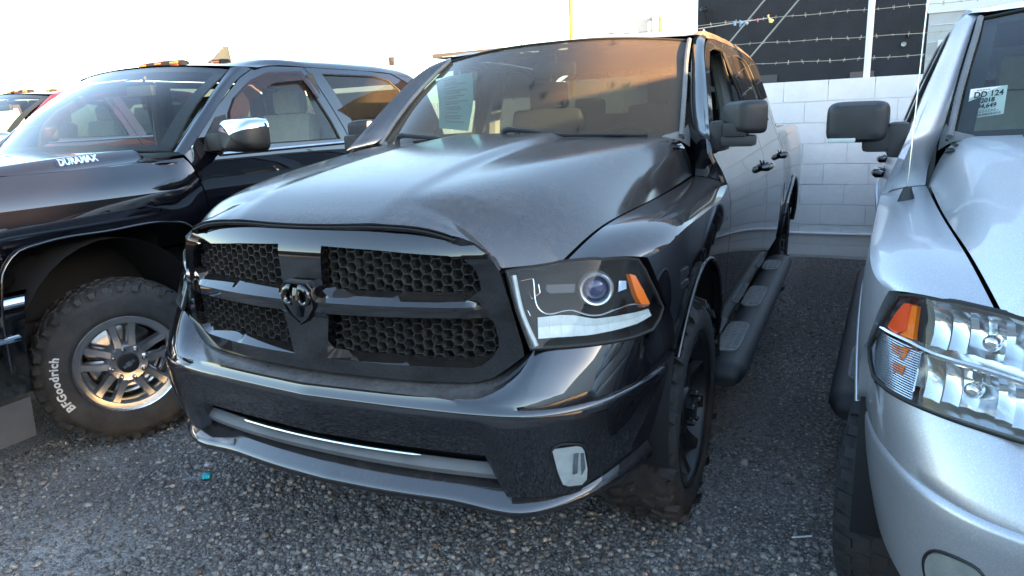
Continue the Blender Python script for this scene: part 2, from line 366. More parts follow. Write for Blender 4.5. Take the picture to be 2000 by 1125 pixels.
def wheel(parent, loc, side, steer, R, W, rim, style, letters=False, tyre='rubber', at=True):
    """side +1: outer face looks to +x. wheel mesh is the rim; tyre, caps, nuts are its sub-parts"""
    mb = MB(); rr = rim
    mb.lathe(crv([(-.012, rr + .012), (-.004, rr + .014), (-.002, rr + .006), (-.012, rr - .002), (-.04, rr - .012), (-.10, rr - .025), (-W + .03, rr - .012), (-W + .01, rr + .01)], 26), 56)
    if style == 'split':       # five wide split spokes, satin black
        mat = M['black_rim']
        for k in range(5):
            for sgn in (-1, 1):
                a = k * 2 * math.pi / 5 + sgn * .17; a2 = k * 2 * math.pi / 5 + sgn * .30
                p = []
                for t in np.linspace(0, 1, 9):
                    r = .055 + (rr - .062) * t; aa = a * (1 - t) + a2 * t + 0; w = (.021 + .010 * t) / r; x = -.035 - .035 * math.sin(t * math.pi * .9) + .02 * t
                    p.append([(x - .035, r * math.cos(aa - w), r * math.sin(aa - w)), (x, r * math.cos(aa - w * .75), r * math.sin(aa - w * .75)), (x, r * math.cos(aa + w * .75), r * math.sin(aa + w * .75)), (x - .035, r * math.cos(aa + w), r * math.sin(aa + w))])
                mb.grid(p)
        mb.lathe([(-.10, .0), (-.10, .09), (-.05, .085), (-.034, .07), (-.034, .0)], 30)
        capr = .033
    else:                      # eight-lug chrome wheel with pairs of slots
        mat = M['wheel_metal']; n = 5
        for k in range(n):
            ac = k * 2 * math.pi / n + math.pi / 2
            for sgn in (-1, 1):
                p = []
                for t in np.linspace(0, 1, 9):
                    r = .085 + (rr - .105) * t; off = sgn * (.030 + .016 * t)
                    w = .0175 + .006 * abs(t - .5); x = -.018 - .006 * math.sin(t * math.pi)
                    rowp = []
                    for (dw, dx) in ((-1.25, -.045), (-.98, -.010), (-.8, 0), (.8, 0), (.98, -.010), (1.25, -.045)):
                        tt = off + dw * w; rowp.append((x + dx, r * math.cos(ac) - tt * math.sin(ac), r * math.sin(ac) + tt * math.cos(ac)))
                    p.append(rowp)
                mb.grid(p)
        mb.lathe([(-.06, rr - .034), (-.028, rr - .032), (-.014, rr - .022), (-.010, rr - .006), (-.004, rr + .012)], 56)
        mb.lathe([(-.07, .0), (-.07, .105), (-.035, .10), (-.022, .088), (-.028, .05), (-.028, 0)], 36); capr = .048
    o = mb.obj('wheel', mat, parent, ang=40)
    o.location = loc; o.rotation_euler = (0, 0, steer + (0 if side > 0 else math.pi))
    tyre_mb(R, W, rr, at=at).obj('tyre', M[tyre], o, ang=30)
    MB().lathe([(-.16, .0), (-.16, .17), (-.13, .18), (-.12, .14), (-.12, 0)], 36).obj('brake_disc', M['dull_chrome'] if style != 'split' else M['badge'], o)
    MB().lathe([(-.035, capr), (-.012, capr), (-.004, capr - .008), (-.003, 0)], 28).obj('centre_cap', M['dark'] if style != 'split' else M['badge'], o)
    for k in range(8 if style != 'split' else 5):
        a = k * 2 * math.pi / (8 if style != 'split' else 5) + .2; rl = .075 if style != 'split' else .058
        MB().lathe([(-.03, .0125), (-.008, .0125), (-.002, .009), (0, 0)], 6, c=(0.002, rl * math.cos(a), rl * math.sin(a))).obj('lug_nut', M['dull_chrome'] if style != 'split' else M['black_rim'], o, ang=20)
    if style != 'split':
        # bow-tie emblem on the cap
        bt = [(-.030, -.007), (-.011, -.007), (-.011, -.013), (.011, -.013), (.014, -.007), (.032, -.007), (.030, .007), (.011, .007), (.011, .013), (-.011, .013), (-.014, .007), (-.032, .007)]
        MB().prism(bt, .004, Matrix(((0, 0, 1, -.003), (.85, -.5, 0, 0), (.5, .85, 0, 0), (0, 0, 0, 1)))).obj('cap_emblem', M['chrome'], o, smooth=False)
    if letters:
        for s, am in letters:
            ring_text(s, .052, rr + (R - rr) * .47, am, .005).obj('tyre_lettering', M['white_letter'], o, smooth=False)
    return o
# ------------------------------------------------------------------ full-size pickup A (local frame: x across, y rearwards, z up, y=0 at the nose)
_PZ = nspl(*zip(*[(.40,.90),(.5,.957),(.62,.988),(.8,1.003),(1.0,1.008),(1.15,.997),(1.27,.969),(1.40,.926),(1.6,.862),(1.8,.79),(1.88,.750),(1.96,.66)]))
def _DY(y): return .080 * np.exp(-(np.maximum(y, .2) - .40) / .085) - .02 * sstep(4.02, 4.35, y) + .02 * sstep(5.3, 5.85, y)
def RX(y, z): return _PZ(z) - _DY(y)
def side_fn(y, z): return np.stack([RX(y, z), y, z], -1)
_zc = nspl(*zip(*[(-.02,1.17),(.05,1.246),(.11,1.279),(.2,1.311),(.38,1.350),(.6,1.381),(.85,1.407),(1.1,1.427),(1.42,1.446),(1.65,1.455)]))
_xsf = pchip(*zip(*[(.0,.49),(.088,.503),(.12,.555),(.15,.585),(.172,.606),(.215,.68),(.262,.745),(.30,.752)])); _xsr = nspl(*zip(*[(.262,.745),(.42,.774),(.7,.799),(1.05,.816),(1.4,.830),(1.7,.846)]))
_zsf = pchip(*zip(*[(.0,1.17),(.088,1.222),(.12,1.195),(.15,1.155),(.172,1.118),(.215,1.122),(.262,1.126),(.30,1.141)])); _zsr = nspl(*zip(*[(.262,1.126),(.42,1.178),(.7,1.208),(1.05,1.220),(1.4,1.237),(1.7,1.262)]))
def _xs(y): return np.where(np.asarray(y) < .262, _xsf(y), _xsr(y))
def _zs(y): return np.where(np.asarray(y) < .262, _zsf(y), _zsr(y))
def hood_fn(x, y):
    ax = np.abs(x); xs = _xs(y); t = ax / xs; zc = _zc(y); drop = zc - _zs(y)
    t0 = .34 + .52 * sstep(-.2, 1.7, y); g = np.clip((t - t0) / (1 - t0), 0, 1.25); g = .30 * g**2 + .70 * g**3
    z = zc - .014 * (ax / .6)**2 * sstep(.1, .6, y) - np.maximum(drop - .014 * (xs/.6)**2 * sstep(.1, .6, y), 0) * g
    amp = .003 + .022 * sstep(.10, 1.2, y)
    z = z + amp * (1 - sstep(.245, .315, ax)) - amp * .4
    return np.stack([x, y, z], -1)
def mirror_poly(P): return [(-x, z) for x, z in P[::-1]]
def grille_fn(x, z): return np.stack([x, .03 + .27 * x**2 + .024 * np.clip((z - 1.155) / .07, 0, 1.2)**1.7 - .016 * sstep(.975, .992, z) * (1 - sstep(1.021, 1.037, z)) * (1 - sstep(.50, .575, np.abs(x))), z], -1)
_hp = pchip(*zip(*[(.55,.135),(.606,.168),(.74,.25),(.86,.335),(.925,.414),(.98,.56),(1.0,.66)]))
def lamp_fn(x, z): return np.stack([x, _hp(x) - (1.115 - z) * .37, z], -1)
LENS = [(.612,1.112),(.663,1.119),(.733,1.127),(.809,1.130),(.885,1.125),(.917,1.114),(.934,1.079),(.956,1.013),(.972,.957),(.968,.929),(.958,.905),(.926,.902),(.856,.902),(.78,.902),(.692,.904),(.648,1.007)]
O1 = [(.083,1.188),(.253,1.181),(.405,1.17),(.476,1.166),(.517,1.156),(.546,1.134),(.558,1.102),(.562,1.069),(.516,1.037),(.432,1.034),(.311,1.034),(.197,1.034),(.098,1.034),(.075,1.055)]
O2 = [(.089,.989),(.314,.992),(.5,.993),(.58,.99),(.593,.975),(.601,.934),(.602,.908),(.582,.874),(.553,.851),(.524,.843),(.337,.843),(.065,.845)]
GOUT = [(0,.800),(.226,.80),(.385,.797),(.532,.799),(.579,.813),(.625,.845),(.668,.880),(.664,.91),(.645,.992),(.629,1.057),(.613,1.12),(.598,1.148),(.576,1.172),(.540,1.197),(.496,1.215),(.25,1.232),(0,1.238)]
NOSE = [(0,-.027),(.21,-.012),(.4,.004),(.565,.026),(.683,.056),(.76,.093),(.825,.150),(.88,.230),(.92,.325),(.950,.43),(.968,.54),(.976,.63)]
DOOR1 = [(1.462,.60),(1.455,.9),(1.505,1.046),(1.553,1.125),(1.546,1.21),(1.506,1.265),(1.45,1.315),(1.415,1.358),(1.57,1.497),(1.725,1.615),(1.957,1.775),(2.10,1.838),(2.25,1.868),(2.5,1.884),(2.80,1.888),(2.80,1.75),(2.85,1.57),(2.875,1.40),(2.865,1.1),(2.845,.9),(2.835,.60)]
WIN1 = [(1.60,1.436),(1.655,1.49),(1.77,1.585),(1.95,1.705),(2.137,1.802),(2.339,1.834),(2.541,1.842),(2.645,1.83),(2.68,1.72),(2.735,1.60),(2.765,1.436)]
DOOR2 = [(2.843,.60),(2.853,.9),(2.873,1.1),(2.883,1.40),(2.858,1.57),(2.808,1.75),(2.808,1.888),(3.1,1.888),(3.45,1.878),(3.62,1.852),(3.72,1.78),(3.78,1.55),(3.86,1.38),(3.925,1.28),(3.93,1.0),(3.89,.85),(3.80,.72),(3.76,.60)]
WIN2 = [(2.905,1.436),(2.925,1.57),(2.875,1.76),(2.885,1.825),(3.1,1.84),(3.40,1.835),(3.53,1.80),(3.60,1.70),(3.65,1.55),(3.67,1.436)]
def arch_pts(cy, cz, ry, rz, a0, a1, n=18): return [(cy + ry * math.cos(a), cz + rz * math.sin(a)) for a in np.linspace(a0, a1, n)]
def make_truck(name, label, V):
    """V: dict of variant options"""
    root = empty(name, label=label, cat='pickup truck'); P = M[V['paint']]; trimm = M[V['trim']]
    # --- bonnet
    _yr = pchip(*zip(*[(0,1.395),(.35,1.405),(.6,1.44),(.8,1.495),(.90,1.55),(.955,1.582),(.985,1.578),(1.,1.556)]))
    tt = np.concatenate([np.linspace(0, .5, 22)[:-1], np.linspace(.5, 1, 40)]); tt = np.concatenate([-tt[:0:-1], tt]); vv = np.linspace(0, 1, 110)**1.25; H = []
    for v in vv:
        at = np.abs(tt); yf = .052 + .142 * (at * .503)**2; y = yf + (_yr(at) - yf) * v; H.append(hood_fn(tt * (_xs(y) - .004), y))
    H = np.array(H); mb = MB().grid(H); dn = np.array([0, .012, -.022])
    for e, d in ((H[0], (0, .010, -.020)), (H[-1], (0, -.01, -.02)), (H[:, 0], (.02, 0, -.018)), (H[:, -1], (-.02, 0, -.018))): mb.grid(np.stack([e, e + np.array(d)]))
    mb.obj('bonnet', M['hood_paint'] if V['paint'] == 'black_paint' else P, root, ang=50)
    mb = MB()
    L = crv([hood_fn(np.array(x), np.array(.052 + .142 * x * x)) + np.array([0, .002, -.010]) for x in np.linspace(-.503, .503, 15)], 40); mb.tube(L, .003, 6)
    mb.obj('bonnet_seal', M['seal'], root)
    # --- grille
    def fl(l, p, nn):
        zmin, zmax = l[:, 1].min(), l[:, 1].max(); xm = l[:, 0].mean(); t = (l[:, 1] - zmin) / (zmax - zmin)
        d = np.zeros((len(l), 3)); d[:, 1] = np.where(t < .2, .030, .05); d[:, 2] = np.where(t < .3, .022 * (1 - t / .3), -.004); d[:, 0] = -np.sign(l[:, 0] - xm) * .008; return d
    holes = [O1, O2, mirror_poly(O1), mirror_poly(O2)]
    gout = GOUT + mirror_poly(GOUT)[1:-1]
    trim(grille_fn, gout, holes, step=.0105, flange=.05, fl_dirs=[None] + [fl] * 4).obj('grille_surround', trimm, root, ang=28)
    # hexagon lattice
    for poly in holes:
        A = np.array(poly); mb = MB(); px, pz = .0585, .0305; w, h, fl_ = .0181, .01525, .0111
        x0, x1, z0, z1 = A[:, 0].min(), A[:, 0].max(), A[:, 1].min() + .012, A[:, 1].max()
        cells = []
        for r in range(-1, int((z1 - z0) / (pz / 2)) + 3):
            for c in range(-1, int((x1 - x0) / px) + 3):
                cells.append((x0 + c * px + (px / 2 if r % 2 else 0), z0 + r * pz / 2))
        gh = grille_fn; bar = []
        for (cx, cz) in cells:
            if not inpoly(np.array([[cx, cz]]), A * 1.0)[0] and not inpoly(np.array([[cx + .02 * s, cz + .012 * q] for s in (-1, 1) for q in (-1, 1)]), A).any(): continue
            hx = [(-w, 0), (-fl_, -h), (fl_, -h), (w, 0), (fl_, h), (-fl_, h)]
            ins = .0030; ring_o = np.array([(cx + a, cz + b) for a, b in hx]); ring_i = np.array([(cx + a * .945, cz + b * .93) for a, b in hx]); ring_b = np.array([(cx + a * .88, cz + b * .84) for a, b in hx])
            if not inpoly(ring_i, A * np.array([1., 1.])).any(): continue
            pts = []
            for rg, dp in ((ring_o, .030), (ring_i, .030), (ring_i, .0305), (ring_b, .056)):
                rg = np.c_[np.clip(rg[:, 0], x0 + .004, x1 - .004), np.clip(rg[:, 1], A[:, 1].min() + .006, z1 - .003)]
                p = gh(rg[:, 0], rg[:, 1]); p[:, 1] += dp; pts.append(p)
            mb.grid(pts, close_v=True)
        mb.obj('grille_mesh', M['mesh'], root, ang=25)
    mb = MB()
    for sx in (-1, 1):
        for (za, zb) in ((1.02, 1.20), (.83, 1.0)): mb.grid([[(sx * .05, .125, za), (sx * .3, .15, za), (sx * .62, .23, za)], [(sx * .05, .125, zb), (sx * .3, .15, zb), (sx * .62, .23, zb)]])
    mb.obj('grille_backing', M['dark'], root)
    # --- emblem: shield with a horned ram head
    E0 = np.array([0, .022, 1.022])
    def em(u, v, d): return (E0[0] + u, E0[1] - d + .12 * abs(v) * .0 + .0, E0[2] + v)
    sh = [(-.045, .062), (.045, .062), (.060, .045), (.057, -.015), (.036, -.048), (0, -.072), (-.036, -.048), (-.057, -.015), (-.060, .045)]
    mb = MB(); o = np.array(sh); rows = []
    for s_, d in ((1.0, -.03), (1.0, .016), (.97, .021), (.90, .021), (.87, .013), (.4, .013), (.01, .013)): rows.append([em(u * s_, v * s_, d) for u, v in o])
    mb.grid(rows, close_v=True, flip=True); em_o = mb.obj('emblem', trimm, root, ang=30)
    mb = MB()
    for sx in (-1, 1):
        pts = []; rad = []
        for t in np.linspace(0, 1, 22):
            a = math.radians(115 - 330 * t); r = .0245 - .012 * t
            pts.append(em(sx * (.027 + r * math.cos(a)), .018 + r * 1.1 * math.sin(a) - .006 * t, .020 + .006 * t)); rad.append(.0115 - .0065 * t)
        mb.tube(pts, rad, 10)
    head = [[em(u, v, d) for u, v, d in row] for row in (
        ((-.020, .038, .012), (-.010, .044, .024), (0, .046, .028), (.010, .044, .024), (.020, .038, .012)),
        ((-.016, .012, .012), (-.009, .012, .030), (0, .012, .036), (.009, .012, .030), (.016, .012, .012)),
        ((-.013, -.02, .012), (-.008, -.02, .028), (0, -.02, .034), (.008, -.02, .028), (.013, -.02, .012)),
        ((-.010, -.048, .012), (-.006, -.046, .022), (0, -.046, .026), (.006, -.046, .022), (.010, -.048, .012)))]
    mb.patch(head, 16, 14, flip=True); mb.obj('emblem_ram_head', M['black_gloss'] if V['trim'] != 'chrome' else M['dull_chrome'], em_o)
    # --- front bumper
    ns = crv(NOSE, 46); ns_n = np.gradient(ns, axis=0); ns_n = np.c_[-ns_n[:, 1], ns_n[:, 0]]; ns_n /= np.linalg.norm(ns_n, axis=1)[:, None]
    ztop = pchip(*zip(*[(0,.800),(.50,.798),(.575,.812),(.625,.845),(.668,.878),(.69,.897),(.80,.897),(.93,.897),(.958,.90),(.97,.935),(.98,.93),(1.05,.90)]))
    ytop = pchip(*zip(*[(0,.085),(.3,.11),(.55,.15),(.64,.165),(.69,.165),(.80,.215),(.93,.35),(.96,.44),(.975,.52),(1.,.6)]))
    rows = []
    for (x, y), (nx, ny) in zip(ns, ns_n):
        k = sstep(.40, .74, x); top = np.array([x + .022 * k * sstep(.7, .9, x) * 0, 0, 0])
        tx = x + .035 * k if x < .9 else x + .035 * (1 - sstep(.9, .98, x))
        T = np.array([min(tx, .978), max(float(ytop(tx)), y + .03) if x < .93 else y + .02, float(ztop(tx))]); Nn = np.array([x, y, .735])
        r = []
        # upper shelf (centre: flat ledge; outboard: raked face), rolled nose, face
        for t, lift in ((0, 0), (.25, .0), (.5, .0), (.72, .004), (.86, .006)):
            q = T * (1 - t) + Nn * t; flat = T[2] + (Nn[2] + .038 - T[2]) * (t / .86); rake = T[2] + (Nn[2] - T[2]) * t
            q[2] = flat * (1 - k) + (rake + .012 * math.sin(math.pi * t)) * k; r.append(q)
        r += [Nn + np.array([nx * .012, ny * .012, .020 * (1 - k) + .016 * k]), Nn + np.array([nx * .003, ny * .003, .010]), Nn]
        zb = .595 - .125 * sstep(.575, .635, x) if V.get('lip', True) else .47 - .04 * sstep(.3, .7, x)
        zb = zb + .03 * sstep(.80, .98, x)
        for t in (.12, .3, .55, .8, 1.):
            z = .735 + (zb - .735) * t; r.append(np.array([x + nx * .045 * t**1.6, y + ny * .045 * t**1.6, z]))
        r.append(r[-1] + np.array([nx * .045, ny * .045, .004]))
        rows.append(r)
    rows = np.array(rows); left = rows[::-1].copy(); left[:, :, 0] *= -1
    full = np.vstack([left[:-1], rows]); mb = MB(); mb.grid(full, flip=True); mb.obj('front_bumper', M['bumper_paint'] if V['paint'] == 'black_paint' else P, root, ang=40)
    # lower lip
    LIP = [(0,.022),(.22,.034),(.45,.062),(.53,.072),(.60,.078),(.69,.098),(.765,.142),(.845,.23),(.905,.36),(.94,.50)]
    ls = crv(LIP, 40); ln = np.gradient(ls, axis=0); ln = np.c_[-ln[:, 1], ln[:, 0]]; ln /= np.linalg.norm(ln, axis=1)[:, None]; rows = []
    for (x, y), (nx, ny) in zip(ls, ln):
        k = sstep(.50, .66, x); dz = -.010 * sstep(.42, .58, x) + .055 * sstep(.62, .96, x); r = []
        for d, z in ((.15, .505), (.11, .500), (.062, .488), (.05, .480), (.012, .447), (.002, .437), (0, .428), (.006, .415), (.03, .40), (.12, .395)):
            dd = d * (1 - .45 * sstep(.8, .95, x)); r.append((x + nx * dd, y + ny * dd, z + dz * (1 if z < .49 else .45) - (.004 * k)))
        rows.append(r)
    rows = np.array(rows); left = rows[::-1].copy(); left[:, :, 0] *= -1
    if V.get('lip', True): MB().grid(np.vstack([left[:-1], rows]), flip=True).obj('bumper_lip', P, root, ang=40)
    # opening between bumper and lip: dark throat, ledge, bright strips
    if V.get('lip', True):
        mb = MB(); xs_ = np.linspace(-.64, .64, 25)
        mb.grid([[(x, .02 + .1 * x * x + dy, z) for x in xs_] for dy, z in ((.06, .62), (.15, .60), (.15, .51), (.10, .505))]); mb.obj('intake_recess', M['dark'], root)
        mb = MB(); mb.grid([[(x, -.012 + .19 * x * x + dy, z + .004 * math.cos(x * 4)) for x in np.linspace(-.60, .60, 29)] for dy, z in ((.088, .545), (.075, .55), (.060, .541), (.052, .524), (.062, .505))]); mb.obj('intake_ledge', M['grey_plastic'], root)
        for (z, yo, xe, r) in ((.585, .058, .47, .0035), (.566, .045, .36, .0060)):
            p = [(x, -.012 + .19 * x * x + yo, z) for x in np.linspace(-xe, xe, 31)]; MB().tube(p, [r * (.25 if abs(q[0]) > xe - .02 else 1) for q in p], 8).obj('intake_strip', M['dull_chrome'], root)
    # skid / lower dark panel
    MB().grid([[(x, .10 + .25 * x * x, .41), (x, .25 + .2 * x * x, .37), (x, .7, .36)] for x in np.linspace(-.8, .8, 12)]).obj('skid_panel', M['plastic'], root)
    for sx in (-1, 1):
        S = lambda mb: mb.mirror(sx)
        # --- fog lamp
        def fogsurf(x, z):
            yy = np.interp(x, ns[:, 0], ns[:, 1]); return np.stack([x, yy + .045 * np.clip((.735 - z) / .2, 0, 1.3)**1.6 * .8 - .010, z], -1)
        FG = [(.744,.638),(.751,.646),(.80,.643),(.810,.636),(.815,.62),(.817,.555),(.812,.515),(.80,.500),(.770,.504),(.757,.515),(.750,.56)]; FG = [(a + .019, b - .006) for a, b in FG]
        if V['fog'] == 'round':
            FG = [tuple(p_) for p_ in crv([(.748,.646),(.785,.646),(.818,.630),(.832,.600),(.829,.55),(.808,.508),(.77,.49),(.745,.50),(.735,.57)], 36, closed=True)]
        S(trim(fogsurf, FG, step=.012, flange=.03)).obj('fog_lamp', M['fog_lens'], root)
        cxy = np.mean(FG, 0); mb = MB(); ins = [(cxy[0] + (a - cxy[0]) * .96, cxy[1] + (b - cxy[1]) * .96) for a, b in FG]; rows = []
        for s_, d in ((1, .001), (.9, .012), (.6, .025), (.3, .03), (.02, .032)):
            q = np.array([(cxy[0] + (a - cxy[0]) * s_, cxy[1] + (b - cxy[1]) * s_) for a, b in ins]); p = fogsurf(q[:, 0], q[:, 1]); p[:, 1] += d * .2 + .0015; rows.append(p)
        mb.grid(rows, close_v=True, flip=True); S(mb).obj('fog_reflector', M['fog_white'] if V['fog'] != 'round' else M['fog_grey'], root, ang=15)
        q = crv(FG, 40, closed=True); p = fogsurf(q[:, 0], q[:, 1]); p[:, 1] += .007; S(MB().tube(p, .0035, 6, closed=True)).obj('fog_bezel', M['seal'], root)
        for (pl, mt) in (([(.792,.618),(.803,.618),(.794,.548),(.783,.546)], 'reflector'), ([(.806,.615),(.813,.612),(.812,.56),(.802,.535)], 'reflector'), ([(.770,.508),(.80,.504),(.809,.522),(.785,.530),(.762,.522)], 'led')):
            if V['fog'] != 'round':
                pl = [(a + .019, b - .006) for a, b in pl]
                ff = lambda x, z: fogsurf(x, z) + np.stack([0*x, 0*x + .0010, 0*x], -1); S(trim(ff, pl, step=.01, flange=0)).obj('fog_facet', M[mt], root, smooth=False)
        # --- headlamp
        lens = [(a, b) for a, b in LENS]
        S(trim(lamp_fn, lens, step=.022, flange=.012)).obj('headlamp_lens', M['lens'], root)
        A = np.array(lens); c0 = A.mean(0); rows = []
        for s_, d in ((1.0, .002), (.975, .03), (.93, .075), (.6, .10), (.02, .10)):
            q = c0 + (resample(lens, .03) - c0) * s_; p = lamp_fn(q[:, 0], q[:, 1]); p[:, 1] += d; p[:, 0] -= d * .35; rows.append(p)
        S(MB().grid(rows, close_v=True)).obj('headlamp_housing', M['dark'] if V['lamp'] == 'projector' else M['dull_chrome'], root, ang=30)
        def inner(poly, depth, matn, nm, bulge=0., step=.014, flange=.02):
            fn = lambda x, z: lamp_fn(x, z) + np.stack([0*x - depth * .35, 0*x + depth, 0*x], -1)
            return S(trim(fn, poly, step=step, flange=flange)).obj(nm, M[matn], root, ang=25)
        # trim edge round the lens
        q = resample([(c0[0] + (a - c0[0]) * 1.004, c0[1] + (b - c0[1]) * 1.004) for a, b in lens], .03); p = lamp_fn(q[:, 0], q[:, 1]); p[:, 1] += .006
        S(MB().tube(p, .006, 6, closed=True)).obj('headlamp_seal', M['seal'], root)
        if V['lamp'] == 'projector':
            pc = lamp_fn(np.array(.832), np.array(1.043)) + np.array([-.012, .035, 0]); ax = Vector((.42, -.90, .05)).normalized()
            Rm = ax.to_track_quat('X', 'Z').to_matrix().to_4x4(); T4 = Matrix.Translation(pc) @ Rm
            S(MB().lathe(crv([(-.02, .036), (.012, .0375), (.02, .040), (.022, .044), (.018, .0475), (-.02, .050)], 22), 48).xf(T4)).obj('projector_ring', M['ring_metal'], root, ang=60)
            S(MB().lathe(crv([(-.012, .037), (.0, .034), (.010, .026), (.016, .014), (.018, .0)], 20), 40).xf(T4)).obj('projector_lens', M['blue_lens'], root, ang=60)
            S(MB().lathe([(-.03, .05), (-.03, 0)], 24).xf(T4)).obj('projector_backing', M['dark'], root)
            for (nm, pl, dp, mt) in (('position_lamp', [(.712,1.064),(.782,1.061),(.782,1.038),(.722,1.040),(.712,1.050)], .03, 'badge'),
                                     ('side_reflector', [(.906,1.076),(.918,1.069),(.937,1.024),(.952,.978),(.940,.974),(.924,1.014)], .012, 'amber'),
                                     ('corner_cup', [(.884,1.06),(.900,1.057),(.902,1.035),(.885,1.03)], .02, 'chrome')):
                inner(pl, dp, mt, nm)
            tx = [.698, .772, .838, .897, .950]; tz = [.982, .984, .966, .966, .964]; bx = [.708, .828, .923, .952]; bz = [.926, .924, .932, .942]; ed = np.linspace(.700, .950, 10)
            for i_ in range(9):
                a_, b_ = ed[i_] + .0001, ed[i_+1] - .0001; m1, m2 = [np.interp(q_, tx, tz) for q_ in (a_, b_)]; n1, n2 = [np.interp(q_ + .008 * (1 - i_ / 8), bx, bz) for q_ in (a_, b_)]; k_ = .45
                inner([(a_, m1), (b_, m2), (b_ + .003, m2 * (1 - k_) + n2 * k_ + .0001), (a_ + .003, m1 * (1 - k_) + n1 * k_ + .0001)], .016 + .0015 * (i_ % 2), 'led', 'led_cell', flange=.004); inner([(a_ + .003, m1 * (1 - k_) + n1 * k_ - .0001), (b_ + .003, m2 * (1 - k_) + n2 * k_ - .0001), (b_ + .007, n2), (a_ + .007, n1)], .0155 + .0012 * (i_ % 2), 'led_low', 'led_cell', flange=.004)
            # chrome frame line above the LED strip and ribs that divide it
            l = crv([(.672,1.085),(.70,.998),(.708,.992),(.772,.994),(.82,.976),(.84,.974),(.88,.985),(.915,.990),(.945,.975)], 40); p = lamp_fn(l[:, 0], l[:, 1]); p[:, 1] += .022
            S(MB().tube(p, .0028, 6)).obj('lamp_frame', M['dull_chrome'], root)
            mb = MB()
            for a, b in (((.640,1.08),(.668,1.085)), ((.655,1.06),(.672,1.03)), ((.672,1.03),(.69,1.045)), ((.69,1.045),(.684,1.068)), ((.664,1.0),(.672,.985))):
                l = np.array([a, b]); p = lamp_fn(l[:, 0], l[:, 1]); p[:, 1] += .03; mb.tube(p, .0016, 5)
            S(mb).obj('lamp_bracket', M['dull_chrome'], root)
            # inner upright lens edge
            l = np.array([(.622,1.10),(.652,1.0),(.695,.91)]); l = crv(l, 12); p = lamp_fn(l[:, 0] + .008, l[:, 1]); p[:, 1] += .006; S(MB().tube(p, .007, 6)).obj('lens_edge', M['led'], root)
        else:     # twin bowl halogen lamp with amber corner
            for (nm, pl, dp, mt) in (('side_reflector', [(.902,1.100),(.914,1.096),(.932,1.06),(.943,1.028),(.925,1.024),(.908,1.04)], .012, 'red_amber'), ('side_marker', [(.890,1.098),(.901,1.096),(.906,1.04),(.921,1.022),(.893,1.026)], .018, 'amber'),):
                inner(pl, dp, mt, nm)
            inner([(.868,1.10),(.892,1.10),(.888,1.022),(.862,1.022)], .03, 'dark', 'bowl_divider')
            def facets(poly, depth, n, nm, curve):
                """fluted chrome reflector bowl"""
                A_ = np.array(poly); x0, x1 = A_[:, 0].min(), A_[:, 0].max(); mbq = MB(); cols = np.linspace(x0, x1, n + 1); cxm = (x0 + x1) / 2
                for i in range(n):
                    a, b = cols[i], cols[i+1]; zt = np.interp((a + b) / 2, [x0, x1], [poly[0][1], poly[1][1]]); zbt = np.interp((a + b) / 2, [x0, x1], [poly[3][1], poly[2][1]])
                    zs2 = np.linspace(zt, zbt, 9); rr = []
                    for z in zs2:
                        u = ((a + b) / 2 - cxm) / (x1 - x0) * 2; v = (z - (zt + zbt) / 2) / (zt - zbt) * 2; d = depth + curve * (1 - .6 * u * u - .4 * v * v) + RNG.uniform(-.0015, .0015)
                        row = []
                        for xx in (a, (a + b) / 2, b):
                            p = lamp_fn(np.array(xx), np.array(z)); row.append(p + np.array([-d * .35, d + (.008 if xx == (a + b) / 2 else 0), 0]))
                        rr.append(row)
                    mbq.grid(rr)
                S(mbq).obj(nm, M['lamp_bowl'], root, ang=40)
            facets([(.655,1.103),(.862,1.106),(.858,1.025),(.668,1.015)], .015, 7, 'upper_reflector', .05)
            facets([(.690,.998),(.852,1.006),(.868,.915),(.712,.915)], .015, 6, 'lower_reflector', .05)
            for bx_, bz_ in ((.76, 1.058), (.785, .958)):
                pb = lamp_fn(np.array(bx_), np.array(bz_)) + np.array([-.01, .028, 0]); ax = Vector((.42, -.90, .0)); S(MB().lathe(crv([(-.02, .016), (.004, .016), (.010, .011), (.012, 0)], 12), 18).xf(Matrix.Translation(pb) @ ax.to_track_quat('X', 'Z').to_matrix().to_4x4())).obj('lamp_bulb', M['chrome'], root)
            mbq = MB()
            for i in range(22):
                z = 1.015 - i * .0052; xa, xb = .868 + i * .0006, .958 - max(0, i - 12) * .0006
                l = np.stack([np.linspace(xa, xb, 8), np.full(8, z)], 1); p = lamp_fn(l[:, 0], l[:, 1]); p[:, 1] += .012; mbq.tube(p, .0026, 5)
            S(mbq).obj('turn_lamp_ribs', M['reflector'], root)
            inner([(.895,1.008),(.93,1.004),(.928,.985),(.905,.98)], .006, 'amber', 'turn_bulb'); inner([(.900,.970),(.925,.965),(.922,.945),(.905,.948)], .006, 'amber', 'turn_bulb')
            l = np.array([(.66,1.005),(.76,1.012),(.86,1.015),(.89,1.02),(.95,1.02)]); l = crv(l, 24); p = lamp_fn(l[:, 0], l[:, 1]); p[:, 1] += .008; S(MB().tube(p, .007, 7)).obj('lamp_bar', M['chrome'], root)
        # --- wing (fender): top patch and side panel
        _cz = nspl(*zip(*[(.425,1.118),(.58,1.152),(.85,1.166),(1.15,1.170),(1.38,1.180),(1.54,1.212)])); G = []
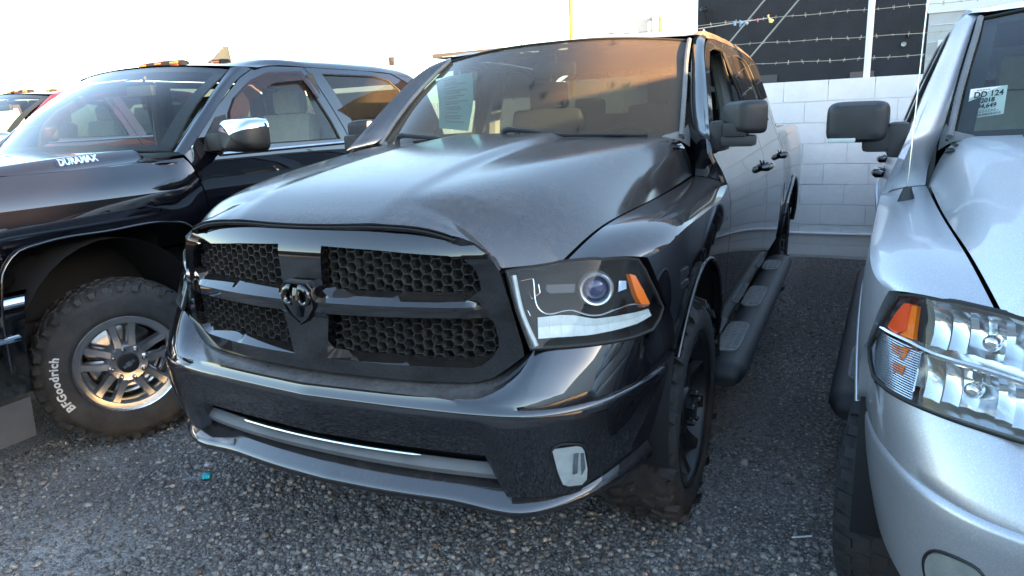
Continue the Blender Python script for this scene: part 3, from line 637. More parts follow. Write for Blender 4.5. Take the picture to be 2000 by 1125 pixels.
        for q_ in np.linspace(0, 1, 44):
            ys_, yc_ = .268 + (1.560 - .268) * q_, .425 + (1.540 - .425) * q_; s0 = np.array([float(_xs(ys_)) + .004, ys_, float(_zs(ys_)) - .002]); zc_ = float(_cz(yc_)); c1 = np.array([float(RX(yc_, zc_)), yc_, zc_])
            p1 = np.array([c1[0] - .045, (ys_ + yc_) / 2, max(s0[2], c1[2]) * .5 + s0[2] * .5 + .016 * (1 - q_)]); t_ = np.linspace(0, 1, 14)[:, None]
            G.append((1 - t_)**2 * s0 + 2 * t_ * (1 - t_) * p1 + t_**2 * c1)
        S(MB().grid(G, flip=True)).obj('wing_top', P, root, ang=50)
        ar = arch_pts(.99, .54, .425, .46, math.radians(152), math.radians(-5), 22)
        fp = [(y_, float(_cz(y_))) for y_ in np.linspace(.425, 1.538, 24)] + [(1.5385,1.21),(1.545,1.125),(1.497,1.05),(1.447,.9),(1.454,.60),(1.40,.58)] + ar[::-1] + [(.575,.80),(.54,.90),(.505,.955),(.487,.965),(.462,1.02),(.44,1.08)]
        def archfl(l, p, nn): return nn * .03
        S(trim(side_fn, fp, step=.03, flange=.03, flip=False)).obj('wing_panel', P, root, ang=45)
        a = crv([(float(RX(max(y, .5), z)) - .002, y, z) for y, z in ar], 30); S(MB().tube(a, .007, 8)).obj('arch_lip', P, root)
        # wheel wells
        for cy in (.99, 4.55):
            mb = MB(); rows = []
            for aa in np.linspace(-.25, math.pi + .25, 20): rows.append([(x, cy + .47 * math.cos(aa), .52 + .48 * math.sin(aa)) for x in (.985, .9, .6, .5)])
            mb.grid(rows); rows = [[(.5, cy + r * math.cos(aa), .52 + r * math.sin(aa)) for r in (.47, .01)] for aa in np.linspace(-.25, math.pi + .25, 20)]; mb.grid(rows); S(mb).obj('wheel_arch_liner', M['dark'], root)
        # badge on the wing
        if V.get('badge'):
            for s_, zz, sz in (('HEMI', 1.03, .034), ('5.7 LITER', .995, .021)):
                mb = text_mb(s_, sz, .003, 1.0, .001); yy = .635 if sx > 0 else .635
                mb.V = [np.c_[RX(yy + v[:, 0] * 1.0, zz + v[:, 1]) + .002 + v[:, 2], yy + v[:, 0], zz + v[:, 1]] for v in mb.V]
                if sx < 0: mb.V = [np.c_[v[:, 0], 2 * yy - v[:, 1], v[:, 2]] for v in mb.V]
                S(mb).obj('wing_badge', M['badge'], root, smooth=False)
        # --- doors
        for nm, dp, wp, hy in (('front_door', DOOR1, WIN1, 2.765), ('rear_door', DOOR2, WIN2, 3.79)):
            d = S(trim(side_fn, dp, [wp], step=.05, flange=.02)).obj(nm, P, root, ang=45)
            wo = [(float(RX(y, z)) - .012, y, z) for y, z in resample(wp, .05)]; S(MB().tube(wo, .010, 6, closed=True)).obj('window_seal', M['seal'], d)
            if not (nm == 'front_door' and sx > 0 and V.get('open_window')):
                gfn = lambda y, z: side_fn(y, z) - np.stack([.016 + 0*y, 0*y, 0*y], -1)
                S(trim(gfn, wp, step=.08, flange=0)).obj('window_glass', M['glass_tint'] if (nm == 'rear_door') else M['glass_side'], d)
            else:
                gfn = lambda y, z: side_fn(y, z) - np.stack([.016 + 0*y, 0*y, 0*y], -1)
                S(trim(gfn, [(1.60,1.436),(1.66,1.495),(1.74,1.56),(1.74,1.436)], step=.06, flange=0)).obj('quarter_glass', M['glass_side'], d)
            hx = float(RX(hy, 1.19)); hm = M['black_gloss'] if V['handles'] != 'paint' else P
            S(MB().tube([(hx + .004, hy - .115, 1.19), (hx + .030, hy - .10, 1.193), (hx + .040, hy - .05, 1.195), (hx + .040, hy + .05, 1.195), (hx + .030, hy + .10, 1.192), (hx + .004, hy + .115, 1.19)], [.016, .021, .021, .021, .021, .016], 10)).obj('door_handle', hm, d)
            S(MB().lathe([(.0, .05), (.003, .045), (-.012, .0)], 20, c=(hx, hy, 1.185))).obj('handle_recess', hm, d)
        # belt weather strip
        # --- A pillar, sill, cab corner
        W0 = [(.845,1.560,1.250),(.842,1.583,1.30),(.830,1.600,1.36),(.812,1.603,1.42),(.799,1.645,1.475),(.786,1.70,1.53),(.753,1.875,1.675),(.722,2.04,1.787),(.703,2.16,1.853),(.672,2.28,1.902)]
        D0 = [(1.540,1.212),(1.503,1.268),(1.452,1.318),(1.420,1.366),(1.497,1.445),(1.585,1.516),(1.748,1.640),(1.965,1.788),(2.105,1.848),(2.26,1.880)]
        G = []
        for i, (w, (y, z)) in enumerate(zip(W0, D0)):
            w = np.array(w); d_ = np.array((float(RX(y, z)), y, z)); b_ = 1.3 if i < 4 else .8; G.append([w, w * .66 + d_ * .34 + np.array([.008, -.008, .006]) * b_, w * .3 + d_ * .7 + np.array([.011, -.006, .005]) * b_, d_])
        S(MB().patch(G, 60, 10, flip=True)).obj('windscreen_pillar', P, root, ang=75)
        # ribbed gutter trim beside the glass
        wv = crv([(.797,1.553,1.412),(.776,1.685,1.533),(.744,1.865,1.674),(.714,2.035,1.787),(.697,2.155,1.853)], 60); mb = MB()
        mb.tube(wv + np.array([-.010, -.010, .009]), [.0105 + .0012 * (i % 2) for i in range(60)], 7); S(mb).obj('gutter_trim', M['grey_plastic'], root)
        S(MB().patch([[(.70,1.50,1.412),(.77,1.535,1.405),(.815,1.59,1.37)],[(.72,1.515,1.425),(.785,1.555,1.425),(.812,1.603,1.415)],[(.74,1.54,1.43),(.785,1.58,1.445),(.797,1.63,1.465)]], 8, 8)).obj('cowl_corner', M['grey_plastic'], root)
        cabc = [(3.77,.60),(3.81,.715),(3.90,.845),(3.94,1.0),(3.935,1.285),(3.87,1.385),(3.79,1.555),(3.73,1.785),(3.63,1.858),(3.62,1.90),(3.85,1.88),(3.97,1.80),(4.0,1.5),(4.02,1.3),(4.02,.60)]
        S(trim(side_fn, cabc, step=.05, flange=.02)).obj('cab_corner', P, root, ang=45)
        S(MB().patch([[(float(RX(y, .60)), y, .605), (float(RX(y, .54)), y, .55), (.90, y, .47), (.82, y, .45)] for y in (1.40, 2.0, 2.8, 3.4, 4.08)], 10, 8, flip=True)).obj('sill', P, root)
        # --- roof rail joins roof patch
        # --- bed side
        ar2 = arch_pts(4.55, .54, .47, .44, math.radians(178), math.radians(2), 22)
        bp = [(4.035,.60),(4.035,1.30),(4.5,1.305),(5.72,1.305),(5.76,1.25),(5.76,.62),(5.10,.60)] + [p for p in ar2[::-1]] + [(4.08,.60)]
        S(trim(side_fn, bp, step=.05, flange=.02)).obj('bed_side', P, root, ang=45)
        a = crv([(float(RX(y, z)) + .006, y, z) for y, z in ar2], 26); S(MB().tube(a, .016, 8)).obj('arch_lip', P, root)
        S(MB().patch([[(float(RX(y, 1.30)) , y, 1.30), (float(RX(y, 1.30)) - .012, y, 1.335), (.90, y, 1.352), (.84, y, 1.345), (.83, y, 1.30)] for y in (4.035, 4.5, 5.2, 5.76)], 8, 14, flip=True)).obj('bed_rail', P, root, ang=60)
        # --- running board
        ry0, ry1 = 1.34, 3.82; mb = MB(); rows = []
        for y, k in ((ry0 - .0, .02), (ry0, .65), (ry0 + .03, .95), (ry0 + .08, 1), (2.5, 1), (ry1 - .08, 1), (ry1 - .03, .95), (ry1, .65), (ry1, .02)):
            rows.append([(1.02 + k * a, y, .435 + k * b - (.02 if (y < ry0 + .02 or y > ry1 - .02) else 0)) for a, b in ((-.075, .03), (-.03, .045), (.03, .045), (.07, .032), (.088, 0), (.07, -.035), (.02, -.05), (-.05, -.045), (-.08, -.01))])
        mb.grid(rows, close_v=True, flip=True); rb = S(mb).obj('running_board', M['plastic'], root, ang=50)
        for y0, y1 in ((1.52, 1.98), (2.30, 2.76), (3.25, 3.55)):
            ol = [(1.00 + .052 * math.copysign(abs(math.cos(a))**.5, math.cos(a)), (y0 + y1) / 2 + (y1 - y0) / 2 * math.copysign(abs(math.sin(a))**.35, math.sin(a))) for a in np.linspace(0, 2 * math.pi, 28, endpoint=False)]
            mb = MB().prism(ol, .008, Matrix.Translation((0, 0, .478)))
            for y in np.arange(y0 + .04, y1 - .03, .024):
                for xo in (-.03, 0, .03): mb.box((1.0 + xo, y, .488), (.011, .0065, .003))
            S(mb).obj('step_pad', M['pad_grey'], rb, smooth=False)
        for y in (1.6, 2.6, 3.6): S(MB().tube([(1.0, y, .42), (.8, y, .46)], .02, 8)).obj('step_bracket', M['dark'], rb)
        # --- mirror
        if V['mirror'] == 'tow_flipped' or True:
            big = V['mirror'] == 'tow'; mb = MB()
            mb.box((.945, 1.55, 1.415), (.035, .07, .062), bev=.02)
            if big: mb.box((.99, 1.535, 1.42), (.07, .05, .046), bev=.018)
            elif sx < 0: mb.box((.965, 1.60, 1.42), (.03, .07, .03), bev=.010)
            else: mb.box((1.02, 1.50, 1.440), (.045, .06, .028), bev=.010); mb.box((1.03, 1.50, 1.395), (.065, .05, .022), bev=.012)
            base = S(mb).obj('mirror_arm', M['plastic'], root)
            cx_, hw_, hh_, cz_, turn = (1.08, .104, .074, 1.482, 0.) if big else (1.055, .088, .066, 1.487, -52.)
            rows = []; Rt_ = np.array(Matrix.Rotation(math.radians(turn), 3, 'Z')); cc = np.array([cx_, 1.52, cz_])
            if sx < 0 and not big: Rt_ = np.array(Matrix.Rotation(math.radians(72), 3, 'Z')); cc = np.array([.985, 1.68, cz_])
            for d, k in ((-.075, .55), (-.07, .80), (-.045, .95), (0, 1.0), (.035, 1.0), (.042, .97), (.042, .90), (.032, .88)):
                rows.append([cc + Rt_ @ np.array([hw_ * k * math.copysign(abs(math.cos(a))**.38, math.cos(a)), d, hh_ * k * math.copysign(abs(math.sin(a))**.38, math.sin(a))]) for a in np.linspace(0, 2 * math.pi, 40, endpoint=False)])
            c_ = np.array(rows[0]).mean(0); rows = [[c_] * 40] + rows
            mir = S(MB().grid(rows, close_v=True, flip=True)).obj('mirror_shell', M['plastic'], root, ang=50)
            g = [cc + Rt_ @ np.array([hw_ * .88 * math.copysign(abs(math.cos(a))**.38, math.cos(a)), .033, hh_ * .88 * math.copysign(abs(math.sin(a))**.38, math.sin(a))]) for a in np.linspace(0, 2 * math.pi, 32, endpoint=False)]
            S(MB().add(g, [tuple(range(32))])).obj('mirror_glass', M['chrome'], mir, smooth=False)
            if big: S(MB().box((cx_ + .045, 1.455, cz_ - .062), (.045, .02, .008), bev=.004)).obj('mirror_signal', M['led'], mir)
    # --- glass, roof
    Wb = [(-.797,1.552,1.412),(-.62,1.465,1.418),(-.3,1.42,1.428),(0,1.405,1.43),(.3,1.42,1.428),(.62,1.465,1.418),(.797,1.552,1.412)]
    Wt = [(-.695,2.15,1.852),(-.5,2.11,1.876),(-.25,2.085,1.894),(0,2.078,1.898),(.25,2.085,1.894),(.5,2.11,1.876),(.695,2.15,1.852)]
    G = [np.array(Wb), (np.array(Wb) * .5 + np.array(Wt) * .5) + np.array([0, -.018, .018]), np.array(Wt)]
    ws = MB().patch(G, 18, 40).obj('windscreen', M[V['windscreen']], root, ang=80)
    mb = MB()   # black frit border, a hair inside the glass
    g2 = np.stack([crv([g[j] for g in G], 18) for j in range(7)], 1); g2 = np.stack([crv(g2[i], 40) for i in range(18)], 0) + np.array([0, .006, -.006])
    mb.grid(g2[:2]); mb.grid(g2[-2:] * np.array([1, 1, 1])); mb.grid(g2[:, :3]); mb.grid(g2[:, -3:]); mb.obj('windscreen_border', M['dark'], root)
    MB().patch([[(x, y - .03, z - .03) for x, y, z in Wb], [(x, y - .09, z - .035) for x, y, z in Wb], [(x, y + .03, z - .05) for x, y, z in Wb]], 6, 30).obj('cowl_panel', M['plastic'], root)
    R_ = []
    hdr = [(-.755,2.26,1.872),(-.725,2.22,1.888),(-.66,2.165,1.885)] + [(x, y + .012, z + .012) for x, y, z in Wt[1:-1]] + [(.66,2.165,1.885),(.725,2.22,1.888),(.755,2.26,1.872)]
    R_.append(hdr)
    for y, zr, zc in ((2.34,1.878,1.930),(2.50,1.886,1.956),(2.85,1.892,1.968),(3.25,1.888,1.966),(3.62,1.868,1.952),(3.88,1.825,1.925),(3.99,1.775,1.88)):
        xr = float(_PZ(zr)); R_.append([(-xr,y,zr),(-xr+.025,y,zr+.035),(-.62,y,zc-.022),(-.45,y,zc-.008),(-.2,y,zc-.001),(0,y,zc),(.2,y,zc-.001),(.45,y,zc-.008),(.62,y,zc-.022),(xr-.025,y,zr+.035),(xr,y,zr)])
    MB().patch(R_, 46, 50).obj('roof', M['roof_paint'] if V['paint'] == 'black_paint' else P, root, ang=70)
    l = crv([(x, y + .004, z + .006) for x, y, z in Wt], 40); MB().tube(l, .006, 6).obj('header_seal', M['seal'], root)
    # rear of the cab with its window
    MB().grid([[(-.86,4.0,1.40),(.86,4.0,1.40)],[(-.70,4.0,1.80),(.70,4.0,1.80)]]).obj('rear_window', M['rear_tint'], root)
    MB().grid([[(-.99,4.02,.6),(.99,4.02,.6)],[(-.93,4.01,1.40),(.93,4.01,1.40)]]).grid([[(-.74,3.995,1.80),(.74,3.995,1.80)],[(-.6,3.99,1.885),(.6,3.99,1.885)]]).obj('cab_back', P, root)
    MB().box((0, 4.9, .78), (.86, .84, .02)).box((0, 4.07, 1.05), (.86, .015, .26)).box((-.84, 4.9, 1.05), (.015, .84, .26)).box((.84, 4.9, 1.05), (.015, .84, .26)).obj('bed_floor', M['dark'], root, smooth=False)
    MB().box((0, 5.765, 1.02), (.94, .03, .33), bev=.02).obj('tailgate', P, root)
    MB().box((0, 5.86, .66), (.97, .07, .11), bev=.04).obj('rear_bumper', M['plastic'], root)
    MB().box((0, 2.6, .50), (.62, 2.2, .10)).box((0, 1.2, .58), (.40, .9, .16)).obj('chassis', M['dark'], root, smooth=False)
    # --- wipers
    for (a, b, c) in (((-.62,1.45),(-.40,1.47),(.02,1.60)), ((.02,1.42),(.20,1.45),(.62,1.53))):
        pass
    for xa, xb in ((.03, .62), (-.58, -.02)):
        f = lambda x, t: crv([g[3] * 0 + np.array([np.interp(x, [q[0] for q in Wb], [q[0] for q in Wb]), np.interp(x, [q[0] for q in Wb], [q[1] for q in Wb]), np.interp(x, [q[0] for q in Wb], [q[2] for q in Wb])]) for g in G[:1]] + [np.array([x * .93, np.interp(x, [q[0] for q in Wt], [q[1] for q in Wt]), np.interp(x, [q[0] for q in Wt], [q[2] for q in Wt])])], 11)[int(t * 10)]
        mb = MB(); p0 = f(xa, 0) + np.array([0, -.055, .0]); pth = [p0, p0 + np.array([.0, .0, .030]), p0 + np.array([.11, .01, .038]), f(xa + .22, 0) + np.array([0, -.022, .022]), f(xb - .06, 0) + np.array([0, -.018, .016])]
        mb.tube(crv(pth, 24), [.014] * 4 + [.010] * 8 + [.007] * 12, 7); wp_ = mb.obj('wiper_arm', M['plastic'], root)
        MB().tube(crv([f(xa + .08, 0) + np.array([0, -.018, .010]), f((xa + xb) / 2, 0) + np.array([0, -.014, .013]), f(xb + .04, 0) + np.array([0, -.012, .012])], 20), .007, 6).obj('wiper_blade', M['seal'], wp_)
    for x in (-.28, .10): MB().box((x, 1.36, float(hood_fn(np.array(x), np.array(1.36))[2]) + .004), (.012, .009, .006), bev=.003).obj('washer_nozzle', M['plastic'], root)
    # --- cabin
    ci = M['interior']
    MB().patch([[(x, 1.45 + .05 * x * x, 1.395) for x in (-.78, -.4, 0, .4, .78)], [(x, 1.75, 1.405) for x in (-.80, -.4, 0, .4, .80)], [(x, 1.98, 1.385) for x in (-.80, -.4, 0, .4, .80)], [(x, 2.03, 1.30) for x in (-.80, -.4, 0, .4, .80)], [(x, 1.98, .95) for x in (-.80, -.4, 0, .4, .80)]], 16, 12).obj('dashboard', ci, root)
    mb = MB(); sc = Vector((.38, 2.16, 1.30)); Ms = Matrix.Translation(sc) @ Matrix.Rotation(math.radians(-62), 4, 'X')
    mb.tube([(.185 * math.cos(a), .185 * math.sin(a), 0) for a in np.linspace(0, 2 * math.pi, 40, endpoint=False)], .015, 8, closed=True)
    for a in (0.1, math.pi - .1, -math.pi / 2): mb.tube([(0, 0, -.03), (.18 * math.cos(a), .18 * math.sin(a), 0)], .014, 6)
    mb.box((0, 0, -.02), (.06, .05, .03), bev=.015); mb.xf(Ms); mb.obj('steering_wheel', ci, root)
    for x in (-.40, .40):
        mb = MB(); mb.box((x, 2.55, .95), (.25, .26, .09), bev=.05); mb.box((x, 2.86, 1.28), (.25, .07, .30), Matrix.Rotation(math.radians(-12), 3, 'X'), bev=.055); mb.box((x, 2.93, 1.66), (.13, .05, .085), bev=.035); mb.tube([(x - .05, 2.93, 1.5), (x - .05, 2.93, 1.62)], .008); mb.tube([(x + .05, 2.93, 1.5), (x + .05, 2.93, 1.62)], .008)
        mb.obj('front_seat', M['seat'] if V['cabin'] == 'dark' else M['tan'], root)
    mb = MB(); mb.box((0, 3.45, .95), (.68, .25, .09), bev=.05); mb.box((0, 3.75, 1.25), (.68, .07, .28), Matrix.Rotation(math.radians(-10), 3, 'X'), bev=.05)
    for x in (-.42, .42): mb.box((x, 3.80, 1.58), (.12, .04, .07), bev=.03)
    mb.obj('rear_seat', M['seat'] if V['cabin'] == 'dark' else M['tan'], root)
    for sx in (-1, 1):
        MB().add([(sx * .90, y, z) for y, z in ((1.5, .62), (3.9, .62), (3.9, 1.42), (1.62, 1.42))], [(0, 1, 2, 3)]).obj('door_lining', ci, root, smooth=False)
        MB().tube([(sx * .80, 2.80, 1.0), (sx * .775, 2.82, 1.5), (sx * .70, 2.82, 1.83)], [.06, .05, .04], 8).obj('centre_pillar_trim', M['grey_plastic'], root)
    MB().box((0, 2.8, .62), (.88, 1.25, .02)).obj('cabin_floor', ci, root, smooth=False)
    hl = [[(x, y, z) for x in (-.66, 0, .66)] for y, z in ((2.2, 1.845), (2.5, 1.90), (3.2, 1.915), (3.9, 1.84))]; MB().patch(hl, 10, 8).obj('headlining', M['head_dark'] if V['cabin'] == 'dark' else M['tan'], root)
    MB().box((0, 2.06, 1.765), (.12, .02, .035), bev=.015).tube([(0, 2.06, 1.78), (0, 2.10, 1.87)], .01).obj('rear_view_mirror', ci, root)
    # --- wheels
    wz = V['tyreR']
    for (y, st) in ((.985, V.get('steer', 0)), (4.55, 0)):
        for sx in (-1, 1):
            wheel(root, (sx * V['track'], y, wz), sx, st, wz, V['tyreW'], .280 if V['wheelstyle'] == 'split' else .235, V['wheelstyle'], tyre=V['tyre'], at=V['at'])
    if V.get('antenna'):
        mb = MB(); bx = (-.905, 1.33, 1.19); mb.lathe([(.0, .035), (.02, .03), (.075, .012), (.08, 0)], 14, 'z', bx); mb.obj('antenna_base', M['plastic'], root)
        MB().tube(crv([(-.905, 1.33, 1.26), (-.90, 1.35, 1.6), (-.893, 1.38, 2.05)], 14), [.004] + [.0022] * 13, 6).obj('antenna_mast', M['dull_chrome'], root)
    return root
# ------------------------------------------------------------------ heavy-duty pickup B (local frame as above, wheel hub at y=.60)
_cf = pchip(*zip(*[(.40,.92),(.5,.97),(.62,1.0),(.85,1.008),(1.05,1.015),(1.12,1.012),(1.20,1.0),(1.26,.985),(1.30,.962),(1.34,.925),(1.38,.875),(1.42,.80)]))
_cd = pchip(*zip(*[(.40,.92),(.5,.97),(.62,.995),(.85,1.0),(1.05,1.005),(1.2,1.003),(1.3,.992),(1.37,.978),(1.40,.968),(1.5,.938),(1.7,.868),(1.85,.805),(1.91,.77),(1.95,.73)]))
_cn = pchip(*zip(*[(-.45,.20),(-.35,.12),(-.2,.05),(-.05,.02),(.15,.0),(1.2,0)]))
def CX_(y, z):
    k = sstep(1.02, 1.20, y); return _cf(np.minimum(z, 1.45)) * (1 - k) + _cd(z) * k - _cn(y)
def cside(y, z): return np.stack([CX_(y, z), y, z], -1)
_ch = pchip(*zip(*[(-.42,1.20),(-.36,1.30),(-.25,1.345),(.0,1.385),(.4,1.425),(.8,1.452),(1.15,1.465)]))
def chood(x, y):
    ax = np.abs(x); z0 = _ch(y); e = z0 - .018 * (ax / .8)**2
    wall = sstep(.66, .735, ax); z = e - .058 * wall * sstep(-.45, .3, y)
    z = z - .055 * np.clip((ax - .76) / .13, 0, 1.4)**2
    return np.stack([x, y, z], -1)
CD1 = [(1.215,.60),(1.215,1.0),(1.20,1.18),(1.165,1.35),(1.150,1.41),(1.29,1.525),(1.47,1.665),(1.72,1.83),(1.86,1.892),(2.05,1.918),(2.35,1.925),(2.43,1.70),(2.50,1.50),(2.54,1.35),(2.56,1.0),(2.56,.60)]
CW1 = [(1.50,1.437),(1.51,1.57),(1.54,1.632),(1.62,1.71),(1.79,1.808),(1.96,1.862),(2.27,1.882),(2.33,1.74),(2.40,1.56),(2.43,1.437)]
CD2 = [(2.57,.60),(2.57,1.0),(2.55,1.35),(2.51,1.50),(2.44,1.70),(2.36,1.925),(3.0,1.928),(3.35,1.915),(3.50,1.85),(3.58,1.70),(3.62,1.45),(3.66,1.2),(3.66,.60)]
CW2 = [(2.66,1.437),(2.60,1.60),(2.50,1.885),(3.1,1.89),(3.28,1.865),(3.37,1.79),(3.44,1.60),(3.47,1.437)]
def make_heavy_truck(name, label, paintm, full=True):
    root = empty(name, label=label, cat='pickup truck'); P = paintm
    half = [(.2,-.415),(.45,-.40),(.62,-.375),(.74,-.34),(.82,-.28),(.845,-.1),(.858,.3),(.868,.7),(.873,1.0),(.876,1.135),(.82,1.115),(.6,1.03),(.3,.98)]
    ol = [(0,-.42)] + half + [(0,.96)] + [(-x, y) for x, y in half[::-1]]
    trim(chood, ol, step=.03, flange=.02).obj('bonnet', P, root, ang=50)
    # front: grille block and bumper
    MB().box((0, -.36, 1.05), (.72, .06, .17), bev=.03).obj('grille', M['dark'], root)
    for z in (.94, 1.03, 1.12): MB().box((0, -.425, z), (.70, .012, .02), bev=.006).obj('grille_bar', M['chrome'], root)
    for sx in (-1, 1):
        S = lambda mb: mb.mirror(sx)
        S(MB().patch([[(.74,-.40,1.20),(.86,-.34,1.19),(.955,-.22,1.18),(.985,-.10,1.165)],[(.74,-.415,1.05),(.87,-.36,1.05),(.965,-.24,1.05),(.998,-.12,1.05)],[(.74,-.41,.90),(.87,-.36,.90),(.965,-.24,.91),(.995,-.13,.92)]], 10, 14)).obj('headlamp', M['reflector'], root)
        # wing side with square arch
        arch = [(.075,.55),(.085,.88),(.115,1.0),(.175,1.062),(.28,1.083),(.60,1.088),(.92,1.083),(1.02,1.06),(1.085,1.0),(1.12,.88),(1.135,.55)]
        wp = [(-.11,1.18),(-.08,1.30),(.0,1.365),(.3,1.375),(.7,1.378),(1.0,1.380),(1.14,1.395),(1.157,1.35),(1.19,1.18),(1.205,1.0),(1.205,.55)] + arch[::-1] + [(-.02,.60),(-.04,.90),(-.10,.92)]
        S(trim(cside, wp, step=.035, flange=.03)).obj('wing_panel', P, root, ang=45)
        ay = [y for y, z in arch]; a = crv([(float(CX_(max(y, .0), z)) + .010, y, z) for y, z in arch], 50); S(MB().tube(a, .006, 8)).obj('arch_lip', P, root, ang=60)
        # strip joining wing to bonnet edge
        G = []
        for y, xh in ((-.28,.822),(-.1,.848),(.3,.861),(.7,.871),(1.0,.876),(1.145,.880)):
            zz = 1.36 if y < -.2 else 1.376; zz = min(zz, 1.376); w = np.array([float(CX_(y, zz)), y, zz - (.06 if y < -.2 else 0)]); h_ = chood(np.array(xh), np.array(y)) + np.array([.004, 0, -.003]); G.append([h_, h_ * .6 + w * .4 + np.array([.004, 0, .008]), w])
        S(MB().patch(G, 26, 6, flip=True)).obj('wing_top', P, root, ang=60)
        mb = MB()
        rows = [[(x, .60 + .50 * math.cos(aa), .50 + .55 * math.sin(aa)) for x in (.99, .9, .55)] for aa in np.linspace(-.1, math.pi + .1, 20)]; mb.grid(rows)
        mb.grid([[(.55, -.1, .3), (.55, 1.2, .3)], [(.55, -.1, 1.2), (.55, 1.2, 1.2)]]); S(mb).obj('wheel_arch_liner', M['dark'], root)
        S(MB().tube([(.93, .12, .98), (.8, .35, 1.03), (.62, .5, .95)], .016, 8).tube([(.9, .1, .92), (.72, .3, .90)], .03, 8).obj('suspension_link', M['dark'], root) and MB().tube([(.7, .45, .98), (.66, .44, 1.06)], .006, 6)).obj('hose', M['plastic'], root)
        # bumper end
        G = [[(.55,-.46,z1),(.85,-.42,z1),(.985,-.28,z1),(1.002,-.08,z1),(1.0,.125 + dy,z1)] for z1, dy in ((.885,.06),(.845,.055),(.80,.045),(.76,.04),(.70,.03),(.58,.02),(.45,.005))]
        G[0] = [(x - .07 if x > .9 else x, y + .05, z) for x, y, z in G[0]]; G[1] = [(x - .018 if x > .9 else x, y + .012, z + .022) for x, y, z in G[1]]
        S(MB().patch(G[:4], 10, 20)).obj('bumper_chrome', M['chrome'], root, ang=60); S(MB().patch([[(x - .006, y, z) for x, y, z in g] for g in G[3:]], 10, 20)).obj('bumper_side', M['chrome'], root, ang=60)
        S(MB().patch([[(x + o, y, z) for x, y in ((.55,-.47),(.85,-.43),(.99,-.29),(1.012,-.08),(1.012,.12))] for o, z in ((0, .715), (.016, .708), (.016, .695), (0, .688))], 6, 16)).obj('bumper_moulding', M['chrome'], root)
        S(MB().patch([[(x, y, z) for x, y in ((.5,-.45),(.84,-.41),(.975,-.28),(.998,-.08),(1.0 ,.118 - (.43 - z) * .05))] for z in (.43, .34, .25)], 6, 14)).obj('bumper_valance', M['badge_grey'], root)
        # doors
        for nm, dp, wpn in (('front_door', CD1, CW1), ('rear_door', CD2, CW2)):
            d = S(trim(cside, dp, [wpn], step=.05, flange=.02)).obj(nm, P, root, ang=45)
            wo = [(float(CX_(y, z)) - .010, y, z) for y, z in resample(wpn, .05)]; S(MB().tube(wo, .009, 6, closed=True)).obj('window_seal', M['seal'], d)
            gfn = lambda y, z: cside(y, z) - np.stack([.014 + 0*y, 0*y, 0*y], -1)
            S(trim(gfn, wpn, step=.08, flange=0)).obj('window_glass', M['glass_tint'] if nm == 'rear_door' else M['glass_side'], d)
            y0, y1 = (1.36, 2.535) if nm == 'front_door' else (2.555, 3.60)
            p = crv([(float(CX_(y, 1.405)) + .006, y, 1.400 + .012 * (y - 1.4)) for y in np.linspace(y0, y1, 8)], 20); S(MB().tube(p, .011, 6)).obj('belt_moulding', M['dull_chrome'], d)
            hy = 2.42 if nm == 'front_door' else 3.45; hx = float(CX_(hy, 1.25))
            S(MB().tube([(hx, hy - .12, 1.25), (hx + .035, hy - .09, 1.25), (hx + .035, hy + .09, 1.25), (hx, hy + .12, 1.25)], .018, 8)).obj('door_handle', P, d)
            if nm == 'front_door':    # smoked rain visor over the window
                outer = [(1.495,1.56),(1.535,1.64),(1.615,1.722),(1.785,1.822),(1.955,1.876),(2.285,1.897),(2.345,1.72)]; inn = [(2.318,1.72),(2.26,1.835),(1.985,1.812),(1.86,1.768),(1.74,1.70),(1.64,1.60),(1.57,1.50),(1.52,1.475)]
                vf = lambda y, z: cside(y, z) + np.stack([.016 + 0*y, 0*y, 0*y], -1); S(trim(vf, outer + inn, step=.03, flange=.012)).obj('window_visor', M['visor'], d)
                # sail panel and mirror
                sf = lambda y, z: cside(y, z) + np.stack([.006 + 0*y, 0*y, 0*y], -1); S(trim(sf, [(1.26,1.425),(1.30,1.50),(1.42,1.605),(1.495,1.62),(1.49,1.425),(1.36,1.405)], step=.03, flange=.012)).obj('mirror_sail', M['plastic'], d)
                mb = MB(); mb.box((1.02, 1.34, 1.47), (.06, .06, .05), bev=.02); S(mb).obj('mirror_arm', M['plastic'], d)
                rows = []
                for dd, k in ((-.10, .35), (-.09, .72), (-.06, .92), (0, 1.), (.05, 1.), (.055, .95), (.04, .9)):
                    rows.append([(1.205 + .165 * k * math.copysign(abs(math.cos(a))**.45, math.cos(a)), 1.33 + dd - .03 * math.cos(a), 1.497 + .088 * k * math.copysign(abs(math.sin(a))**.5, math.sin(a))) for a in np.linspace(0, 2*math.pi, 40, endpoint=False)])
                rows = [[np.array(rows[0]).mean(0)] * 40] + rows; rows = np.array(rows)
                lo = rows.copy(); sh = S(MB().grid(rows, close_v=True, flip=True)).obj('mirror_shell', M['plastic'], d, ang=50)
                up_ = []
                for r in rows: up_.append([p for p in r[1:20]])
                up_ = np.array(up_); c_ = np.array([1.205, 1.33, 1.497]); up_ = c_ + (up_ - c_) * np.array([1.012, 1.03, 1.035]) + np.array([0, 0, .004]); S(MB().grid(up_, flip=True)).obj('mirror_cap', M['chrome'], sh, ang=60)
        # pillar
        G = []
        for w, (y, z) in zip([(.85,1.145,1.425),(.835,1.285,1.555),(.808,1.45,1.692),(.775,1.60,1.805),(.735,1.735,1.898)], [(1.152,1.405),(1.30,1.535),(1.485,1.676),(1.70,1.825),(1.86,1.896)]):
            w = np.array(w); d_ = np.array((float(CX_(y, z)), y, z)); G.append([w, w * .6 + d_ * .4 + np.array([.012, -.010, .010]), d_])
        S(MB().patch(G, 26, 7, flip=True)).obj('windscreen_pillar', P, root, ang=60)
